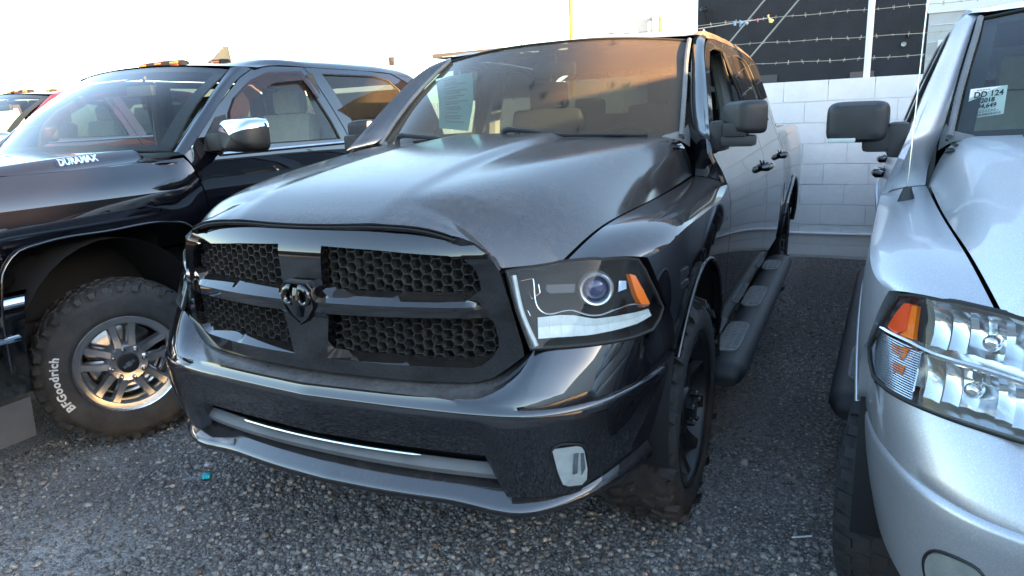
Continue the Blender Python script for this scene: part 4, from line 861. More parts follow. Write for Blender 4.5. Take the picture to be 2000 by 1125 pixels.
        S(trim(cside, [(3.67,.6),(3.67,1.2),(3.63,1.45),(3.59,1.70),(3.51,1.86),(3.36,1.925),(3.60,1.92),(3.74,1.85),(3.80,1.5),(3.80,.6)], step=.05, flange=.02)).obj('cab_corner', P, root, ang=45)
        S(trim(cside, [(3.84,.6),(3.84,1.36),(5.70,1.36),(5.70,.6),(5.05,.6),(5.0,.95),(4.85,1.06),(4.15,1.06),(4.0,.95),(3.95,.6)], step=.06, flange=.02)).obj('bed_side', P, root, ang=45)
        S(MB().patch([[(float(_cd(1.36)), y, 1.355), (.95, y, 1.385), (.86, y, 1.385), (.85, y, 1.3)] for y in (3.84, 4.7, 5.7)], 6, 8, flip=True)).obj('bed_rail', P, root)
        S(MB().patch([[(float(_cd(.6)), y, .605), (.95, y, .52), (.85, y, .46)] for y in (1.2, 2.4, 3.9)], 6, 6, flip=True)).obj('sill', P, root)
        S(MB().tube([(1.0, 1.35, .46), (1.0, 3.6, .46)], .05, 10)).obj('running_board', M['plastic'], root)
        mb = text_mb('DURAMAX', .052, .004, 1.0, .0012); zz = 1.448; yy = .69
        def place(v):
            y = yy + (v[:, 0] if sx > 0 else -v[:, 0]) * .78; return np.c_[.742 + v[:, 2] - v[:, 1] * .35, y, _ch(y) - .030 + v[:, 1] * .85]
        mb.V = [place(v) for v in mb.V]; S(mb).obj('bonnet_badge', M['chrome'], root, smooth=False)
    Wb = [(-.845,1.14,1.432),(-.62,1.04,1.447),(-.32,.985,1.456),(0,.965,1.458),(.32,.985,1.456),(.62,1.04,1.447),(.845,1.14,1.432)]
    Wt = [(-.74,1.715,1.888),(-.5,1.66,1.915),(-.25,1.635,1.930),(0,1.63,1.934),(.25,1.635,1.930),(.5,1.66,1.915),(.74,1.715,1.888)]
    G = [np.array(Wb), np.array(Wb) * .5 + np.array(Wt) * .5 + np.array([0, -.025, .025]), np.array(Wt)]
    MB().patch(G, 18, 40).obj('windscreen', M['ws_clean'], root, ang=80)
    g2 = np.stack([crv([g[j] for g in G], 18) for j in range(7)], 1); g2 = np.stack([crv(g2[i], 40) for i in range(18)], 0) + np.array([0, .006, -.006])
    mb = MB(); mb.grid(g2[:2]); mb.grid(g2[-2:]); mb.grid(g2[:, :3]); mb.grid(g2[:, -3:]); mb.obj('windscreen_border', M['dark'], root)
    MB().patch([[(x, y + .005, z - .03) for x, y, z in Wb], [(x * .96, y - .04, z - .06) for x, y, z in Wb], [(x, y + .03, z - .08) for x, y, z in Wb]], 6, 30).obj('cowl_panel', M['plastic'], root)
    R_ = [[(-.795,1.90,1.905),(-.75,1.77,1.908)] + [(x, y + .012, z + .012) for x, y, z in Wt[1:-1]] + [(.75,1.77,1.908),(.795,1.90,1.905)]]
    for y, zr, zc in ((2.05,1.925,1.985),(2.5,1.930,2.008),(3.0,1.930,2.012),(3.4,1.918,2.0),(3.66,1.88,1.965),(3.80,1.80,1.88)):
        xr = float(_cd(zr)); R_.append([(-xr,y,zr),(-xr+.04,y,zr+.035),(-.5,y,zc-.015),(-.25,y,zc-.004),(0,y,zc),(.25,y,zc-.004),(.5,y,zc-.015),(xr-.04,y,zr+.035),(xr,y,zr)])
    MB().patch(R_, 40, 44).obj('roof', P, root, ang=70)
    MB().grid([[(-.92,3.80,1.42),(.92,3.80,1.42)],[(-.74,3.80,1.82),(.74,3.80,1.82)]]).obj('rear_window', M['rear_tint'], root)
    MB().grid([[(-.98,3.81,.6),(.98,3.81,.6)],[(-.96,3.80,1.42),(.96,3.80,1.42)]]).obj('cab_back', P, root)
    MB().box((0, 4.75, .8), (.86, .9, .02)).box((0, 5.7, 1.05), (.95, .02, .31)).obj('bed_floor', P, root, smooth=False)
    MB().box((0, 5.80, .66), (.95, .07, .10), bev=.03).obj('rear_bumper', M['chrome'], root)
    # roof marker lamps and aerial fin
    for xs_, w in ((-.45, .055), (0, .215), (.45, .055)):
        yb = 1.86 + .35 * xs_ * xs_; zb = 1.964 - .035 * abs(xs_)
        ol = [(w * math.copysign(abs(math.cos(a))**.5, math.cos(a)), .048 * math.copysign(abs(math.sin(a))**.7, math.sin(a))) for a in np.linspace(0, 2*math.pi, 32, endpoint=False)]
        rows = [[(xs_ + u * k, yb + v * k, zb + h + .07 * v) for u, v in ol] for k, h in ((1.08, -.012), (1.05, .008), (.97, .022), (.8, .029), (.02, .031))]
        mk = MB().grid(rows, close_v=True).obj('roof_marker_lamp', M['dark'], root, ang=50)
        for xo in ((0,) if w < .1 else (-.15, 0, .15)): MB().box((xs_ + xo, yb - .035, zb + .010), (.035, .014, .008), bev=.005).obj('marker_lens', M['amber'], mk)
    mb = MB(); rows = []
    for z, l, w in ((0, .115, .030), (.012, .105, .026), (.03, .075, .014), (.06, .055, .008), (.10, .028, .005), (.112, .02, .002)):
        rows.append([(.31 + w * math.cos(a), 2.06 + z * .55 + l * math.sin(a), 1.972 + z) for a in np.linspace(0, 2*math.pi, 20, endpoint=False)])
    mb.grid(rows, close_v=True); mb.obj('aerial_fin', M['fin'], root, ang=60)
    # cabin
    MB().patch([[(x, 1.03 + .1 * x * x, 1.40) for x in (-.82, -.4, 0, .4, .82)], [(x, 1.30, 1.415) for x in (-.93, -.4, 0, .4, .93)], [(x, 1.55, 1.39) for x in (-.93, -.4, 0, .4, .93)], [(x, 1.58, 1.0) for x in (-.93, -.4, 0, .4, .93)]], 12, 12).obj('dashboard', M['interior'], root)
    MB().tube([(.42 + .19 * math.cos(a), 1.72 - .08 * math.sin(a), 1.36 + .17 * math.sin(a)) for a in np.linspace(0, 2*math.pi, 32, endpoint=False)], .015, 8, closed=True).obj('steering_wheel', M['interior'], root)
    for x in (-.43, .43):
        mb = MB(); mb.box((x, 2.15, 1.0), (.26, .26, .09), bev=.05); mb.box((x, 2.46, 1.33), (.25, .07, .30), Matrix.Rotation(math.radians(-12), 3, 'X'), bev=.055); mb.box((x, 2.54, 1.71), (.13, .05, .085), bev=.035); mb.obj('front_seat', M['tan'] if x > 0 else M['seat'], root)
    mb = MB(); mb.box((0, 3.1, 1.0), (.7, .25, .09), bev=.05); mb.box((0, 3.42, 1.3), (.7, .07, .28), bev=.05); mb.obj('rear_seat', M['seat'], root)
    for sx in (-1, 1):
        MB().add([(sx * .93, y, z) for y, z in ((1.2, .62), (3.7, .62), (3.7, 1.43), (1.2, 1.43))], [(0, 1, 2, 3)]).obj('door_lining', M['interior'], root, smooth=False)
        MB().tube([(sx * .90, 2.45, 1.0), (sx * .87, 2.43, 1.5), (sx * .77, 2.36, 1.87)], [.06, .05, .045], 8).obj('centre_pillar_trim', M['interior'], root)
    MB().patch([[(x, y, z) for x in (-.72, 0, .72)] for y, z in ((1.80, 1.885), (2.2, 1.94), (3.0, 1.95), (3.75, 1.86))], 10, 8).obj('headlining', M['tan'], root)
    MB().box((0, 1.66, 1.80), (.12, .02, .035), bev=.015).tube([(0, 1.66, 1.8), (0, 1.72, 1.92)], .01).obj('rear_view_mirror', M['interior'], root)
    MB().box((0, 2.6, .55), (.60, 2.6, .10)).box((0, .6, .62), (.5, .7, .2)).obj('chassis', M['dark'], root, smooth=False)
    for y, st in ((.60, V_STEER if full else 0), (4.50, 0)):
        for sx in (-1, 1):
            wheel(root, (sx * (.985 if sx > 0 or not st else .95), y, .412), sx, st, .412, .27, .232, 'slots', letters=[('BFGoodrich', math.radians(186)), ('All-Terrain', math.radians(14)), ('T/A', math.radians(-40))] if full else False, tyre='rubber')
    # tailgate, steering etc. are out of sight
    return root
V_STEER = math.radians(-27)
M['badge_grey'] = plain('grey_valance', (.075, .08, .088), .5, var=.2, scale=6)
M['fin'] = plain('sunlit_gold_fin', (.30, .23, .12), .35, 0, coat=.4)  # gold of the low sunlight is put into the fin's colour
# ------------------------------------------------------------------ setting
def ground_mat():
    N = NT('dark_gravel_ground'); co = N.coords()
    v1 = N.new('TexVoronoi'); v1.inputs['Scale'].default_value = 62; N.l.new(co, v1.inputs[0]); v2 = N.new('TexVoronoi'); v2.inputs['Scale'].default_value = 145; N.l.new(co, v2.inputs[0])
    s1 = N.new('SeparateXYZ'); N.l.new(v1.outputs['Color'], s1.inputs[0]); s2 = N.new('SeparateXYZ'); N.l.new(v2.outputs['Color'], s2.inputs[0])
    val = N.math('ADD', N.math('MULTIPLY', s1.outputs[0], .55), N.math('MULTIPLY', s2.outputs[0], .45))
    big = N.noise(1.1, 4, .6, co); dirt = N.rng(N.noise(.8, 5, .6, co), .42, .62)
    g = N.mix(val, C(.17, .160, .150), C(.52, .49, .455)); d = N.mix(val, C(.10, .085, .076), C(.26, .225, .20))
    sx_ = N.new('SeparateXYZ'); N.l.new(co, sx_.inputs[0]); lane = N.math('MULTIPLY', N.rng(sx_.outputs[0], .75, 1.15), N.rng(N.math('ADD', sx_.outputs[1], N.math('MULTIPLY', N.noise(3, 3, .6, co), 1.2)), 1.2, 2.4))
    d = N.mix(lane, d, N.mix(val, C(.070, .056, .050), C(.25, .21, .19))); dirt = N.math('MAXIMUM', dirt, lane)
    base = N.mix(dirt, g, d); base = N.mix(N.rng(big, .3, .7, 0, .35), base, C(.12, .117, .12))
    h = N.math('ADD', N.math('MULTIPLY', v1.outputs['Distance'], -.7), N.math('MULTIPLY', v2.outputs['Distance'], -.5)); h = N.math('ADD', h, N.math('MULTIPLY', N.noise(18, 4, .6, co), .5))
    return N.set(Base_Color=base, Roughness=.92, Specular_IOR_Level=.2, Normal=N.bump(h, .012))
M['ground'] = ground_mat()
def stone_mat():
    N = NT('gravel_stones'); at = N.new('Attribute'); at.attribute_name = 'tone'; at.attribute_type = 'GEOMETRY'
    cr = N.new('ValToRGB'); e = cr.color_ramp; e.elements[0].color = C(.07, .069, .070); e.elements[1].color = C(.55, .53, .49); e.elements[1].position = 1.
    for p, c in ((.3, (.18, .168, .157)), (.55, (.29, .270, .250)), (.75, (.36, .335, .31)), (.9, (.47, .435, .395))): q = e.elements.new(p); q.color = C(*c)
    N.l.new(at.outputs['Fac'], cr.inputs[0]); return N.set(Base_Color=cr.outputs[0], Roughness=.88, Specular_IOR_Level=.25)
M['stone'] = stone_mat()
# ground sheet: fine near the camera with gentle unevenness, reaching the horizon
gx = np.concatenate([[-600, -120, -40, -15], np.arange(-8, 8.01, .1), [15, 40, 120, 600]]); gy = np.concatenate([[-600, -120, -40, -12], np.arange(-4, 7.01, .1), [12, 40, 120, 600]])
GX, GY = np.meshgrid(gx, gy)
def gz(x, y): return .006 * np.sin(x * 2.3 + y * .7) + .005 * np.sin(y * 3.1 - x * 1.3) + .004 * np.sin(x * 6.1 + 1) * np.sin(y * 5.3) - .006
MB().grid(np.stack([GX, GY, np.where((np.abs(GX) < 9) & (np.abs(GY) < 8), gz(GX, GY), -.006)], -1)).obj('ground', M['ground'], None, ang=80)['kind'] = 'structure'
def scatter_stones():
    ico = np.array([(0, .526, .851), (0, -.526, .851), (0, .526, -.851), (0, -.526, -.851), (.526, .851, 0), (-.526, .851, 0), (.526, -.851, 0), (-.526, -.851, 0), (.851, 0, .526), (.851, 0, -.526), (-.851, 0, .526), (-.851, 0, -.526)])
    tri = np.array([(0,1,8),(0,10,1),(0,8,4),(0,4,5),(0,5,10),(1,10,7),(1,7,6),(1,6,8),(2,3,11),(2,9,3),(2,5,4),(2,4,9),(2,11,5),(3,6,7),(3,9,6),(3,7,11),(4,8,9),(5,11,10),(6,9,8),(7,10,11)])
    octv = np.array([(1, 0, 0), (0, 1, 0), (-1, 0, 0), (0, -1, 0), (0, 0, 1), (.5, .6, .6), (-.6, -.4, .6)]) ; octt = np.array([(0,5,4),(0,1,5),(1,4,5),(1,2,4),(2,6,4),(2,3,6),(3,4,6),(3,0,4)])
    def make(spots, bv, bt):
        S_ = np.vstack(spots); n = len(S_); m = len(bv)
        V = bv[None] * (1 + RNG.normal(0, .17, (n, m, 1))) * RNG.uniform(.7, 1.3, (n, 1, 3)) * np.array([1, 1, .75]); a = RNG.uniform(0, 6.28, n); ca, sa = np.cos(a)[:, None], np.sin(a)[:, None]
        X = V[..., 0] * ca - V[..., 1] * sa; Y = V[..., 0] * sa + V[..., 1] * ca; V = np.stack([X, Y, V[..., 2]], -1) * S_[:, 2][:, None, None]
        V += np.stack([S_[:, 0], S_[:, 1], gz(S_[:, 0], S_[:, 1]) + S_[:, 2] * RNG.uniform(.15, .6, n)], -1)[:, None]
        tone = np.clip(RNG.beta(1.7, 2.3, n) * (1 - .2 * sstep(.8, 2.0, S_[:, 1])) * (.86 + .22 * np.sin(S_[:, 0] * 1.3 + 2.1 * np.sin(S_[:, 1] * 1.1)) * np.cos(S_[:, 1] * 2.3 + .5)) + RNG.choice([0, .35], n, p=[.975, .025]), 0, 1)
        return V.reshape(-1, 3), (bt[None] + m * np.arange(n)[:, None, None]).reshape(-1, 3), np.repeat(tone, m)
    def put(n, x0, x1, y0, y1, r0, r1, out, pw=2.0):
        x = RNG.uniform(x0, x1, n); y = RNG.uniform(y0, y1, n); r = r0 + (r1 - r0) * RNG.random(n)**pw
        k = np.sin(x * 1.7 + .6) * np.sin(y * 1.9 + 1.1) + .45 * np.sin(x * 4.1) * np.sin(y * 3.7) + RNG.normal(0, .42, n) > -.50; out.append(np.c_[x, y, r][k])
    A, B = [], []
    put(88000, -2.2, 2.3, -1.0, .75, .0045, .0085, A); put(26000, .7, 2.2, .7, 3.2, .0045, .0085, A); put(9000, .7, 2.4, 3.2, 6.1, .004, .010, A); put(6000, -1.9, -.6, .7, 2.2, .004, .008, A)
    put(24000, -2.2, 2.3, -1.0, .9, .008, .0145, B, 2.4); put(3000, .7, 2.3, .9, 4.5, .006, .012, B); put(420, -2.2, 2.2, -1.0, 1.8, .012, .019, B)
    Va, Fa, Ta = make(A, octv, octt); Vb, Fb, Tb = make(B, ico, tri); V = np.vstack([Va, Vb]); F = np.vstack([Fa, Fb + len(Va)])
    me = bpy.data.meshes.new('gravel'); me.vertices.add(len(V)); me.vertices.foreach_set('co', V.reshape(-1)); me.loops.add(len(F) * 3); me.loops.foreach_set('vertex_index', F.reshape(-1).astype(np.int32))
    me.polygons.add(len(F)); me.polygons.foreach_set('loop_start', np.arange(0, len(F) * 3, 3, dtype=np.int32)); me.update(calc_edges=True)
    at = me.attributes.new('tone', 'FLOAT', 'POINT'); at.data.foreach_set('value', np.concatenate([Ta, Tb]).astype(np.float32))
    me.materials.append(M['stone']); o = bpy.data.objects.new('gravel', me); COL.objects.link(o); tag(o, 'loose dark grey gravel strewn over the parking ground', 'gravel', kind='stuff')
scatter_stones()
# ------------------------------------------------------------------ painted block wall behind the trucks
def block_mat():
    N = NT('white_painted_block'); co = N.coords('Generated'); oi = N.new('ObjectInfo'); wc = N.coords('Object')
    g = N.new('NewGeometry'); n1 = N.noise(7, 5, .6, g.outputs['Position']); n2 = N.noise(90, 3, .6, g.outputs['Position'])
    base = N.mix(N.rng(n1, .3, .75, 0, 1), C(.80, .82, .83), C(.73, .75, .76)); base = N.mix(N.rng(oi.outputs['Random'], 0, 1, 0, .10), base, C(.68, .71, .74))
    return N.set(Base_Color=base, Roughness=.75, Specular_IOR_Level=.3, Normal=N.bump(n2, .003))
M['block'] = block_mat(); M['mortar'] = plain('painted_mortar', (.72, .74, .75), .85, var=.08, scale=12)
WY = 6.16; wall = MB().box((-1.0, WY + .10, .85), (7.6, .0985, .86)).obj('block_wall', M['mortar'], None, smooth=False)
tag(wall, 'white painted concrete block wall behind the parked trucks', 'wall')
bl = MB().box((0, 0, 0), (.2005, .096, .099), bev=.003).obj('concrete_block', M['block'], wall, smooth=False); blocks_left = 300; first = True; cnt = 0; ZT = 1.759
cells = []
for r in range(9):
    z = ZT - .1016 - r * .2032
    for c in range(-20, 15):
        x = 1.189 + .203 + c * .406 + (.203 if r % 2 else 0)
        if -8.4 < x < 6.4: cells.append((abs(x - 1.2), x, z))
cells.sort()
for d, x, z in cells[:296]:
    o = bl if first else bl.copy()
    if not first: COL.objects.link(o); o.parent = wall
    first = False; zz = z; hs = 1.
    if z < .10: hs = .55; zz = .075
    o.location = (x, WY + .0885 + RNG.uniform(-.0012, .0012), zz); o.scale = (1, 1, hs)
MB().tube([(-8, WY - .025, .25), (6.4, WY - .025, .25)], .014, 8).obj('conduit', M['block'], wall)
for x in (-5, -2.6, .2, 1.93, 4.): MB().box((x, WY - .022, .25), (.014, .022, .03), bev=.005).obj('conduit_clamp', M['block'], wall)
M['wire'] = plain('galvanised_wire', (.42, .39, .33), .45, .7); M['post_white'] = plain('white_post_paint', (.78, .78, .76), .5)
# barbed wire strands (each its own thing, with barbs as parts) on a white post
for i, (z0, z1, lb) in enumerate(((2.378, 2.376, 'topmost barbed wire strand above the white block wall'), (2.150, 2.130, 'middle barbed wire strand above the white block wall'), (1.956, 1.932, 'lowest barbed wire strand above the white block wall'))):
    xs = np.linspace(-6, 6, 120); p = [(x, 6.25 + .004 * math.sin(x * 9), z0 + (z1 - z0) * (x - .5) / 1.5 + .006 * math.sin(x * 2.2 + i) + .003 * math.sin(x * 11 + i * 2)) for x in xs]
    w = MB().tube(p, .0032, 5).obj('barbed_wire', M['wire']); tag(w, lb, 'barbed wire')
    for k, x in enumerate(np.arange(-.6, 3.4, .128)):
        x += RNG.uniform(-.015, .015); z = float(np.interp(x, xs, [q[2] for q in p])); mb = MB()
        for s in range(2):
            a = RNG.uniform(0, 3.1); d = np.array([RNG.uniform(-.5, .5), math.cos(a), math.sin(a)]) * .021; mb.tube([(x - d[0] + s * .006, 6.25 - d[1], z - d[2]), (x + d[0] + s * .006, 6.25 + d[1], z + d[2])], .0022, 4)
        mb.tube([(x - .008, 6.25, z), (x + .012, 6.25, z)], .0055, 5); mb.obj('barb', M['wire'], w)
tag(MB().tube([(1.515, 6.22, 0), (1.515, 6.22, 3.2)], .030, 14).obj('fence_post', M['post_white']), 'slim white metal post rising above the block wall', 'post')
# faded pennant string
pen = MB().tube(crv([(-3.2, 6.24, 2.30), (-1.2, 6.24, 2.31), (-.1, 6.24, 2.345), (.35, 6.24, 2.372), (.62, 6.24, 2.385)], 40), .005, 5).obj('pennant_string', plain('frayed_cord', (.55, .5, .45), .8)); tag(pen, 'frayed pennant string tangled in the topmost barbed wire', 'pennants')
for x, z, c, s in ((.62, 2.36, (.85, .72, .25), .06), (.60, 2.40, (.75, .55, .3), .035), (.50, 2.37, (.55, .12, .15), .03), (.34, 2.36, (.20, .38, .62), .055), (.40, 2.35, (.5, .6, .7), .03), (-.03, 2.315, (.8, .76, .66), .045), (.28, 2.362, (.25, .45, .65), .04)):
    mb = MB(); pts = [(x + s * .55 * math.cos(a) * k, 6.235 + RNG.uniform(-.012, .012), z + s * .75 * math.sin(a) * k) for a, k in zip(np.linspace(0, 2*math.pi, 9, endpoint=False), RNG.uniform(.35, 1.1, 9))]
    mb.add(pts + [(x, 6.225, z)], [(i, (i+1) % 9, 9) for i in range(9)]); mb.obj('pennant', plain('pennant_cloth', c, .7), pen, smooth=False)
# ------------------------------------------------------------------ buildings and poles beyond the wall
M['charcoal'] = plain('charcoal_stucco', (.020, .021, .026), .8, var=.25, scale=3, bump=.004, bscale=60); M['pale_block'] = plain('pale_grey_block', (.50, .51, .51), .8, var=.08, scale=4)
b = empty('dark_building', (0, 9, 0), label='charcoal rendered building beyond the block wall', cat='building')
MB().box((.76, 3.0, 2.6), (1.41, 3.0, 2.6)).obj('wall', M['charcoal'], b, smooth=False)
MB().box((.28, -.02, 1.86), (.16, .012, .09)).obj('patched_opening', plain('patch_grey', (.075, .075, .08), .8), b, smooth=False)
MB().box((1.48, -.02, 1.85), (.14, .012, .07)).obj('patched_opening', plain('patch_brown', (.13, .11, .10), .8), b, smooth=False)
MB().lathe([(-.04, .028), (.01, .03), (.02, 0)], 16, 'y', (1.93, -.02, 2.22)).obj('wall_light', M['post_white'], b); MB().lathe([(-.03, .02), (.01, .02), (.012, 0)], 12, 'y', (1.965, -.02, 2.315)).obj('vent_hole', M['dark'], b)
for k, (x, z0, z1) in enumerate(((-.56, 2.3, 2.95), (-.50, 2.2, 2.80), (-.42, 2.45, 2.85))): MB().tube(crv([(x, -.05, z0 - .8), (x, -.06, z0), (x + .03, -.12, (z0 + z1) / 2), (x - .02, -.07, z1)], 14), .014, 6).obj('service_cable', M['dark'], b)
MB().lathe([(0, .05), (.03, .055), (.06, .03), (.07, 0)], 12, 'z', (-.55, -.08, 2.86)).obj('weatherhead', M['plastic'], b)
b = empty('pale_building', (0, 8.9, 0), label='pale grey block building with white parapet beyond the wall', cat='building')
MB().box((5.4, 3.1, 1.28), (3.22, 3.0, 1.28)).obj('wall', M['pale_block'], b, smooth=False)
for z in (2.02, 2.22, 2.42): MB().box((5.4, .095, z), (3.21, .004, .004)).obj('mortar_joint', M['mortar'], b, smooth=False)
MB().box((5.4, 3.08, 2.75), (3.24, 3.0, .19)).obj('parapet', plain('white_parapet', (.80, .79, .76), .7), b, smooth=False)
tag(MB().box((2.32, 8.86, 2.18), (.03, .02, .05), bev=.008).obj('wall_lamp', M['post_white']), 'small white fitting on the pale block building', 'lamp')
MB().tube([(2.72, 8.9, 2.5), (2.72, 8.9, 3.2)], .012, 6).obj('vent_pipe', M['pale_block'], b)
tag(MB().box((.495, 6.2, 1.785), (.055, .006, .028), bev=.003).obj('small_sign', plain('faded_red_sign', (.52, .16, .17), .6)), 'small faded red sign standing on the block wall', 'sign')
for i, (p0, p1, lb) in enumerate((((.15, 8.3, 2.1), (2.3, 8.3, 5.2), 'steeper guy cable crossing the charcoal building, further from the post'), ((.18, 7.6, 1.75), (1.55, 7.6, 3.55), 'guy cable crossing the charcoal building, nearer the white post'))):
    pass
def far(px, py, depth):     # a point seen at this place of the view, at a real distance along y
    R3 = np.array(cam.matrix_world.to_3x3()); d = R3 @ np.array([(px - 1000) / 1351.7, -(py - 562.5) / 1351.7, -1.]); c = np.array(cam.matrix_world.translation); t = (depth - c[1]) / d[1]; return c + d * t
for lb, a, b_ in (('upper guy cable slanting across the charcoal building', (1520, -32), (1424, 84)), ('lower guy cable slanting across the charcoal building', (1592, -38), (1452, 128))):
    A, B = far(*a, 8.2), far(*b_, 8.2); D = (A - B); tag(MB().tube([B - D * .3, A + D * 1.2], .011, 6).obj('guy_cable', M['wire']), lb, 'cable')
M['yellow_pole'] = plain('yellow_timber_pole', (.52, .32, .07), .75, var=.2, scale=8); M['grey_pole'] = plain('grey_steel_pole', (.35, .36, .37), .5, .4); M['pole_dark'] = plain('dark_pole', (.25, .22, .2), .7)
def pole(px, ytop, depth, r, mat, lb, cat='pole', base_r=1.2):
    A = far(px, ytop, depth); return tag(MB().tube([(A[0], A[1], 0), (A[0], A[1], A[2])], [r * base_r, r], 10).obj('pole', M[mat]), lb, cat)
pole(1109.5, -260, 26, .085, 'yellow_pole', 'tall sunlit yellow utility pole behind the black truck roof')
pole(1290, 33, 24, .075, 'yellow_pole', 'short yellow bollard post beside the white rooftop box')
pole(1017, 26, 60, .075, 'grey_pole', 'thin grey mast behind the black truck roof', 'mast')
pole(563.5, 76, 70, .07, 'grey_pole', 'thin grey mast next to the street lamp', 'mast'); pole(475.5, 96, 70, .05, 'grey_pole', 'faint short mast behind the roof of the black truck with chrome mirror', 'mast')
pole(272, 112, 60, .05, 'grey_pole', 'thin mast above the windscreen of the truck with roof marker lamps', 'mast'); pole(72, 135, 70, .05, 'grey_pole', 'thin mast above the maroon truck roof', 'mast'); pole(8, 145, 70, .06, 'grey_pole', 'thin mast at the far side of the maroon truck roof', 'mast')
A = far(588, 110, 55); Bq = far(618, 86, 55); Cq = far(640, 82, 55); sl = empty('street_lamp', (A[0], A[1], 0), label='grey street lamp with angled arm in the distance', cat='street lamp')
MB().tube([(0, 0, 0), (0, 0, A[2] + .3)], .09, 8).obj('column', M['grey_pole'], sl); MB().tube([(0, 0, A[2] - .05), (Bq[0]-A[0], 0, Bq[2]), (Cq[0]-A[0]-.25, 0, Cq[2])], .05, 6).obj('arm', M['grey_pole'], sl); MB().box((Cq[0]-A[0], 0, Cq[2]), (.35, .14, .05), bev=.03).obj('lamp_head', M['grey_pole'], sl)
# dark shed with overhanging roof
A = far(855, 130, 30); Bq = far(1010, 105, 30); sh = empty('shed', ((A[0] + Bq[0]) / 2, 31, 0), label='dark shed with thin overhanging flat roof behind the black truck', cat='shed'); w = (Bq[0] - A[0]) / 2; T = far(880, 104, 30)[2]
M['shed'] = plain('dark_shed_boards', (.055, .05, .047), .85, var=.3, scale=5)
MB().box((.3, 1.5, T / 2 - .15), (w, 1.5, T / 2 - .12)).obj('wall', M['shed'], sh, smooth=False); MB().box((.2, 1.2, T - .06), (w + .5, 2.2, .10)).obj('roof', plain('shed_roof', (.09, .085, .085), .8), sh, smooth=False); MB().box((-w - .25, .2, T - .42), (.45, .3, .05)).obj('awning', M['shed'], sh, smooth=False); MB().tube([(-w + .75, -.1, 0), (-w + .75, -.1, T + .4)], .05, 8).obj('vent_pipe', M['grey_pole'], sh)
A = far(765, 118, 40); hs = empty('hoarding', (A[0], 40, 0), label='small dark board on a stake between the two black truck cabs', cat='board'); MB().box((0, 0, A[2] - .05), (.22, .05, .28), bev=.02).obj('board', M['shed'], hs); MB().tube([(0, 0, 0), (0, 0, A[2])], .04, 6).obj('stake', M['shed'], hs)
# pale rooftop box with pipe and neighbouring low block
A = far(1227, 28, 28); Bq = far(1276, 70, 28); rb_ = empty('rooftop_box', ((A[0] + Bq[0]) / 2, 28.5, 0), label='pale rooftop plant box with a dark pipe in the distance', cat='plant box'); MB().box((0, .6, A[2] / 2), ((Bq[0] - A[0]) / 2, .6, A[2] / 2)).obj('casing', M['pale_block'], rb_, smooth=False); MB().tube([(.38, -.1, 0), (.38, -.1, A[2] - .25)], .05, 8).obj('pipe', M['pole_dark'], rb_); MB().lathe([(-.09, .02), (-.05, .09), (.05, .09), (.08, 0)], 12, 'z', (.38, -.1, A[2] - .2)).obj('pipe_cowl', M['pole_dark'], rb_)
A = far(1300, 50, 30); tag(MB().box((A[0] + .1, 30.5, A[2] / 2), (.42, .5, A[2] / 2)).obj('low_block', M['pale_block'], None, smooth=False), 'low pale block beside the yellow bollard post', 'building')
for lb, P_ in (('overhead cable sagging above the black truck roof', ((735, 104, 45), (900, 98, 45), (1010, 80, 45), (1180, 66, 45), (1345, 40, 45))), ('overhead cable climbing past the rooftop box', ((1180, 66, 30), (1290, 55, 30), (1345, 10, 30), (1400, -40, 30)))):
    tag(MB().tube(crv([far(*p) for p in P_], 20), .018, 5).obj('overhead_cable', M['pole_dark']), lb, 'cable')
A = far(75, 173, 60); tag(MB().box((A[0], 60, A[2] / 2), (1.2, .6, A[2] / 2)).obj('far_hut', M['pale_block'], None, smooth=False), 'tiny pale hut on the skyline above the maroon truck', 'hut')
# ------------------------------------------------------------------ added outside the picture: objects that throw shade and show in the paint
M['blocker_grey'] = plain('dark_blocker_grey', (.055, .053, .052), .85, var=.15, scale=2); M['shade_box_white'] = plain('white_box_panel', (.72, .72, .72), .45)  # colours of the added blocks, the grey kept dark for reflections
def box_thing(nm, lb, cat, c, h, mat): return tag(MB().box(c, h, bev=.02).obj(nm, M[mat], None, ang=40), lb, cat)
bt = empty('shade_box', (5.4, -4.0, 0), label='added tall white box, out of view beyond the silver truck, casting shade', cat='sun_blocker')  # added unseen box; its top edge sets the shade line on the windscreen
MB().box((0, 0, 1.545), (1.15, 7.25, .895), bev=.03).obj('body', M['shade_box_white'], bt)
for sx in (-1, 1):
    for y in (4.6, 5.6): MB().lathe([(-.12, .2), (-.13, .36), (0, .38), (.13, .36), (.12, .2)], 24, 'x', (sx * .95, y, .38)).obj('tyre', M['rubber'], bt)
MB().box((0, 0, .58), (.8, 7.1, .07)).obj('chassis', M['dark'], bt, smooth=False)
rb2 = empty('shade_building', (9.6, 9.6, 0), label='added dark block, out of view on the right, shading the block wall', cat='building'); MB().box((0, 0, 2.8), (1.9, 5.4, 2.8)).obj('wall', M['blocker_grey'], rb2, smooth=False); MB().box((0, 0, 5.66), (2.05, 5.55, .06)).obj('roof', M['pale_block'], rb2, smooth=False)  # unseen block added to keep the sun off the block wall
fb = empty('reflection_block', (-3, -16.5, 0), label='added low dark block, behind the camera, that darkens reflections in the paint', cat='building'); MB().box((0, 0, 1.3), (20, 3, 1.3)).obj('wall', M['blocker_grey'], fb, smooth=False); MB().box((0, 0, 2.66), (20.2, 3.2, .06)).obj('roof', M['shed'], fb, smooth=False)  # unseen block added so level reflections in the paint stay dark
for x in np.arange(-18, 19, 4.2): MB().box((x, 3.0, 1.3), (.9, .03, .6), bev=.01).obj('window', M['glass_tint'], fb)

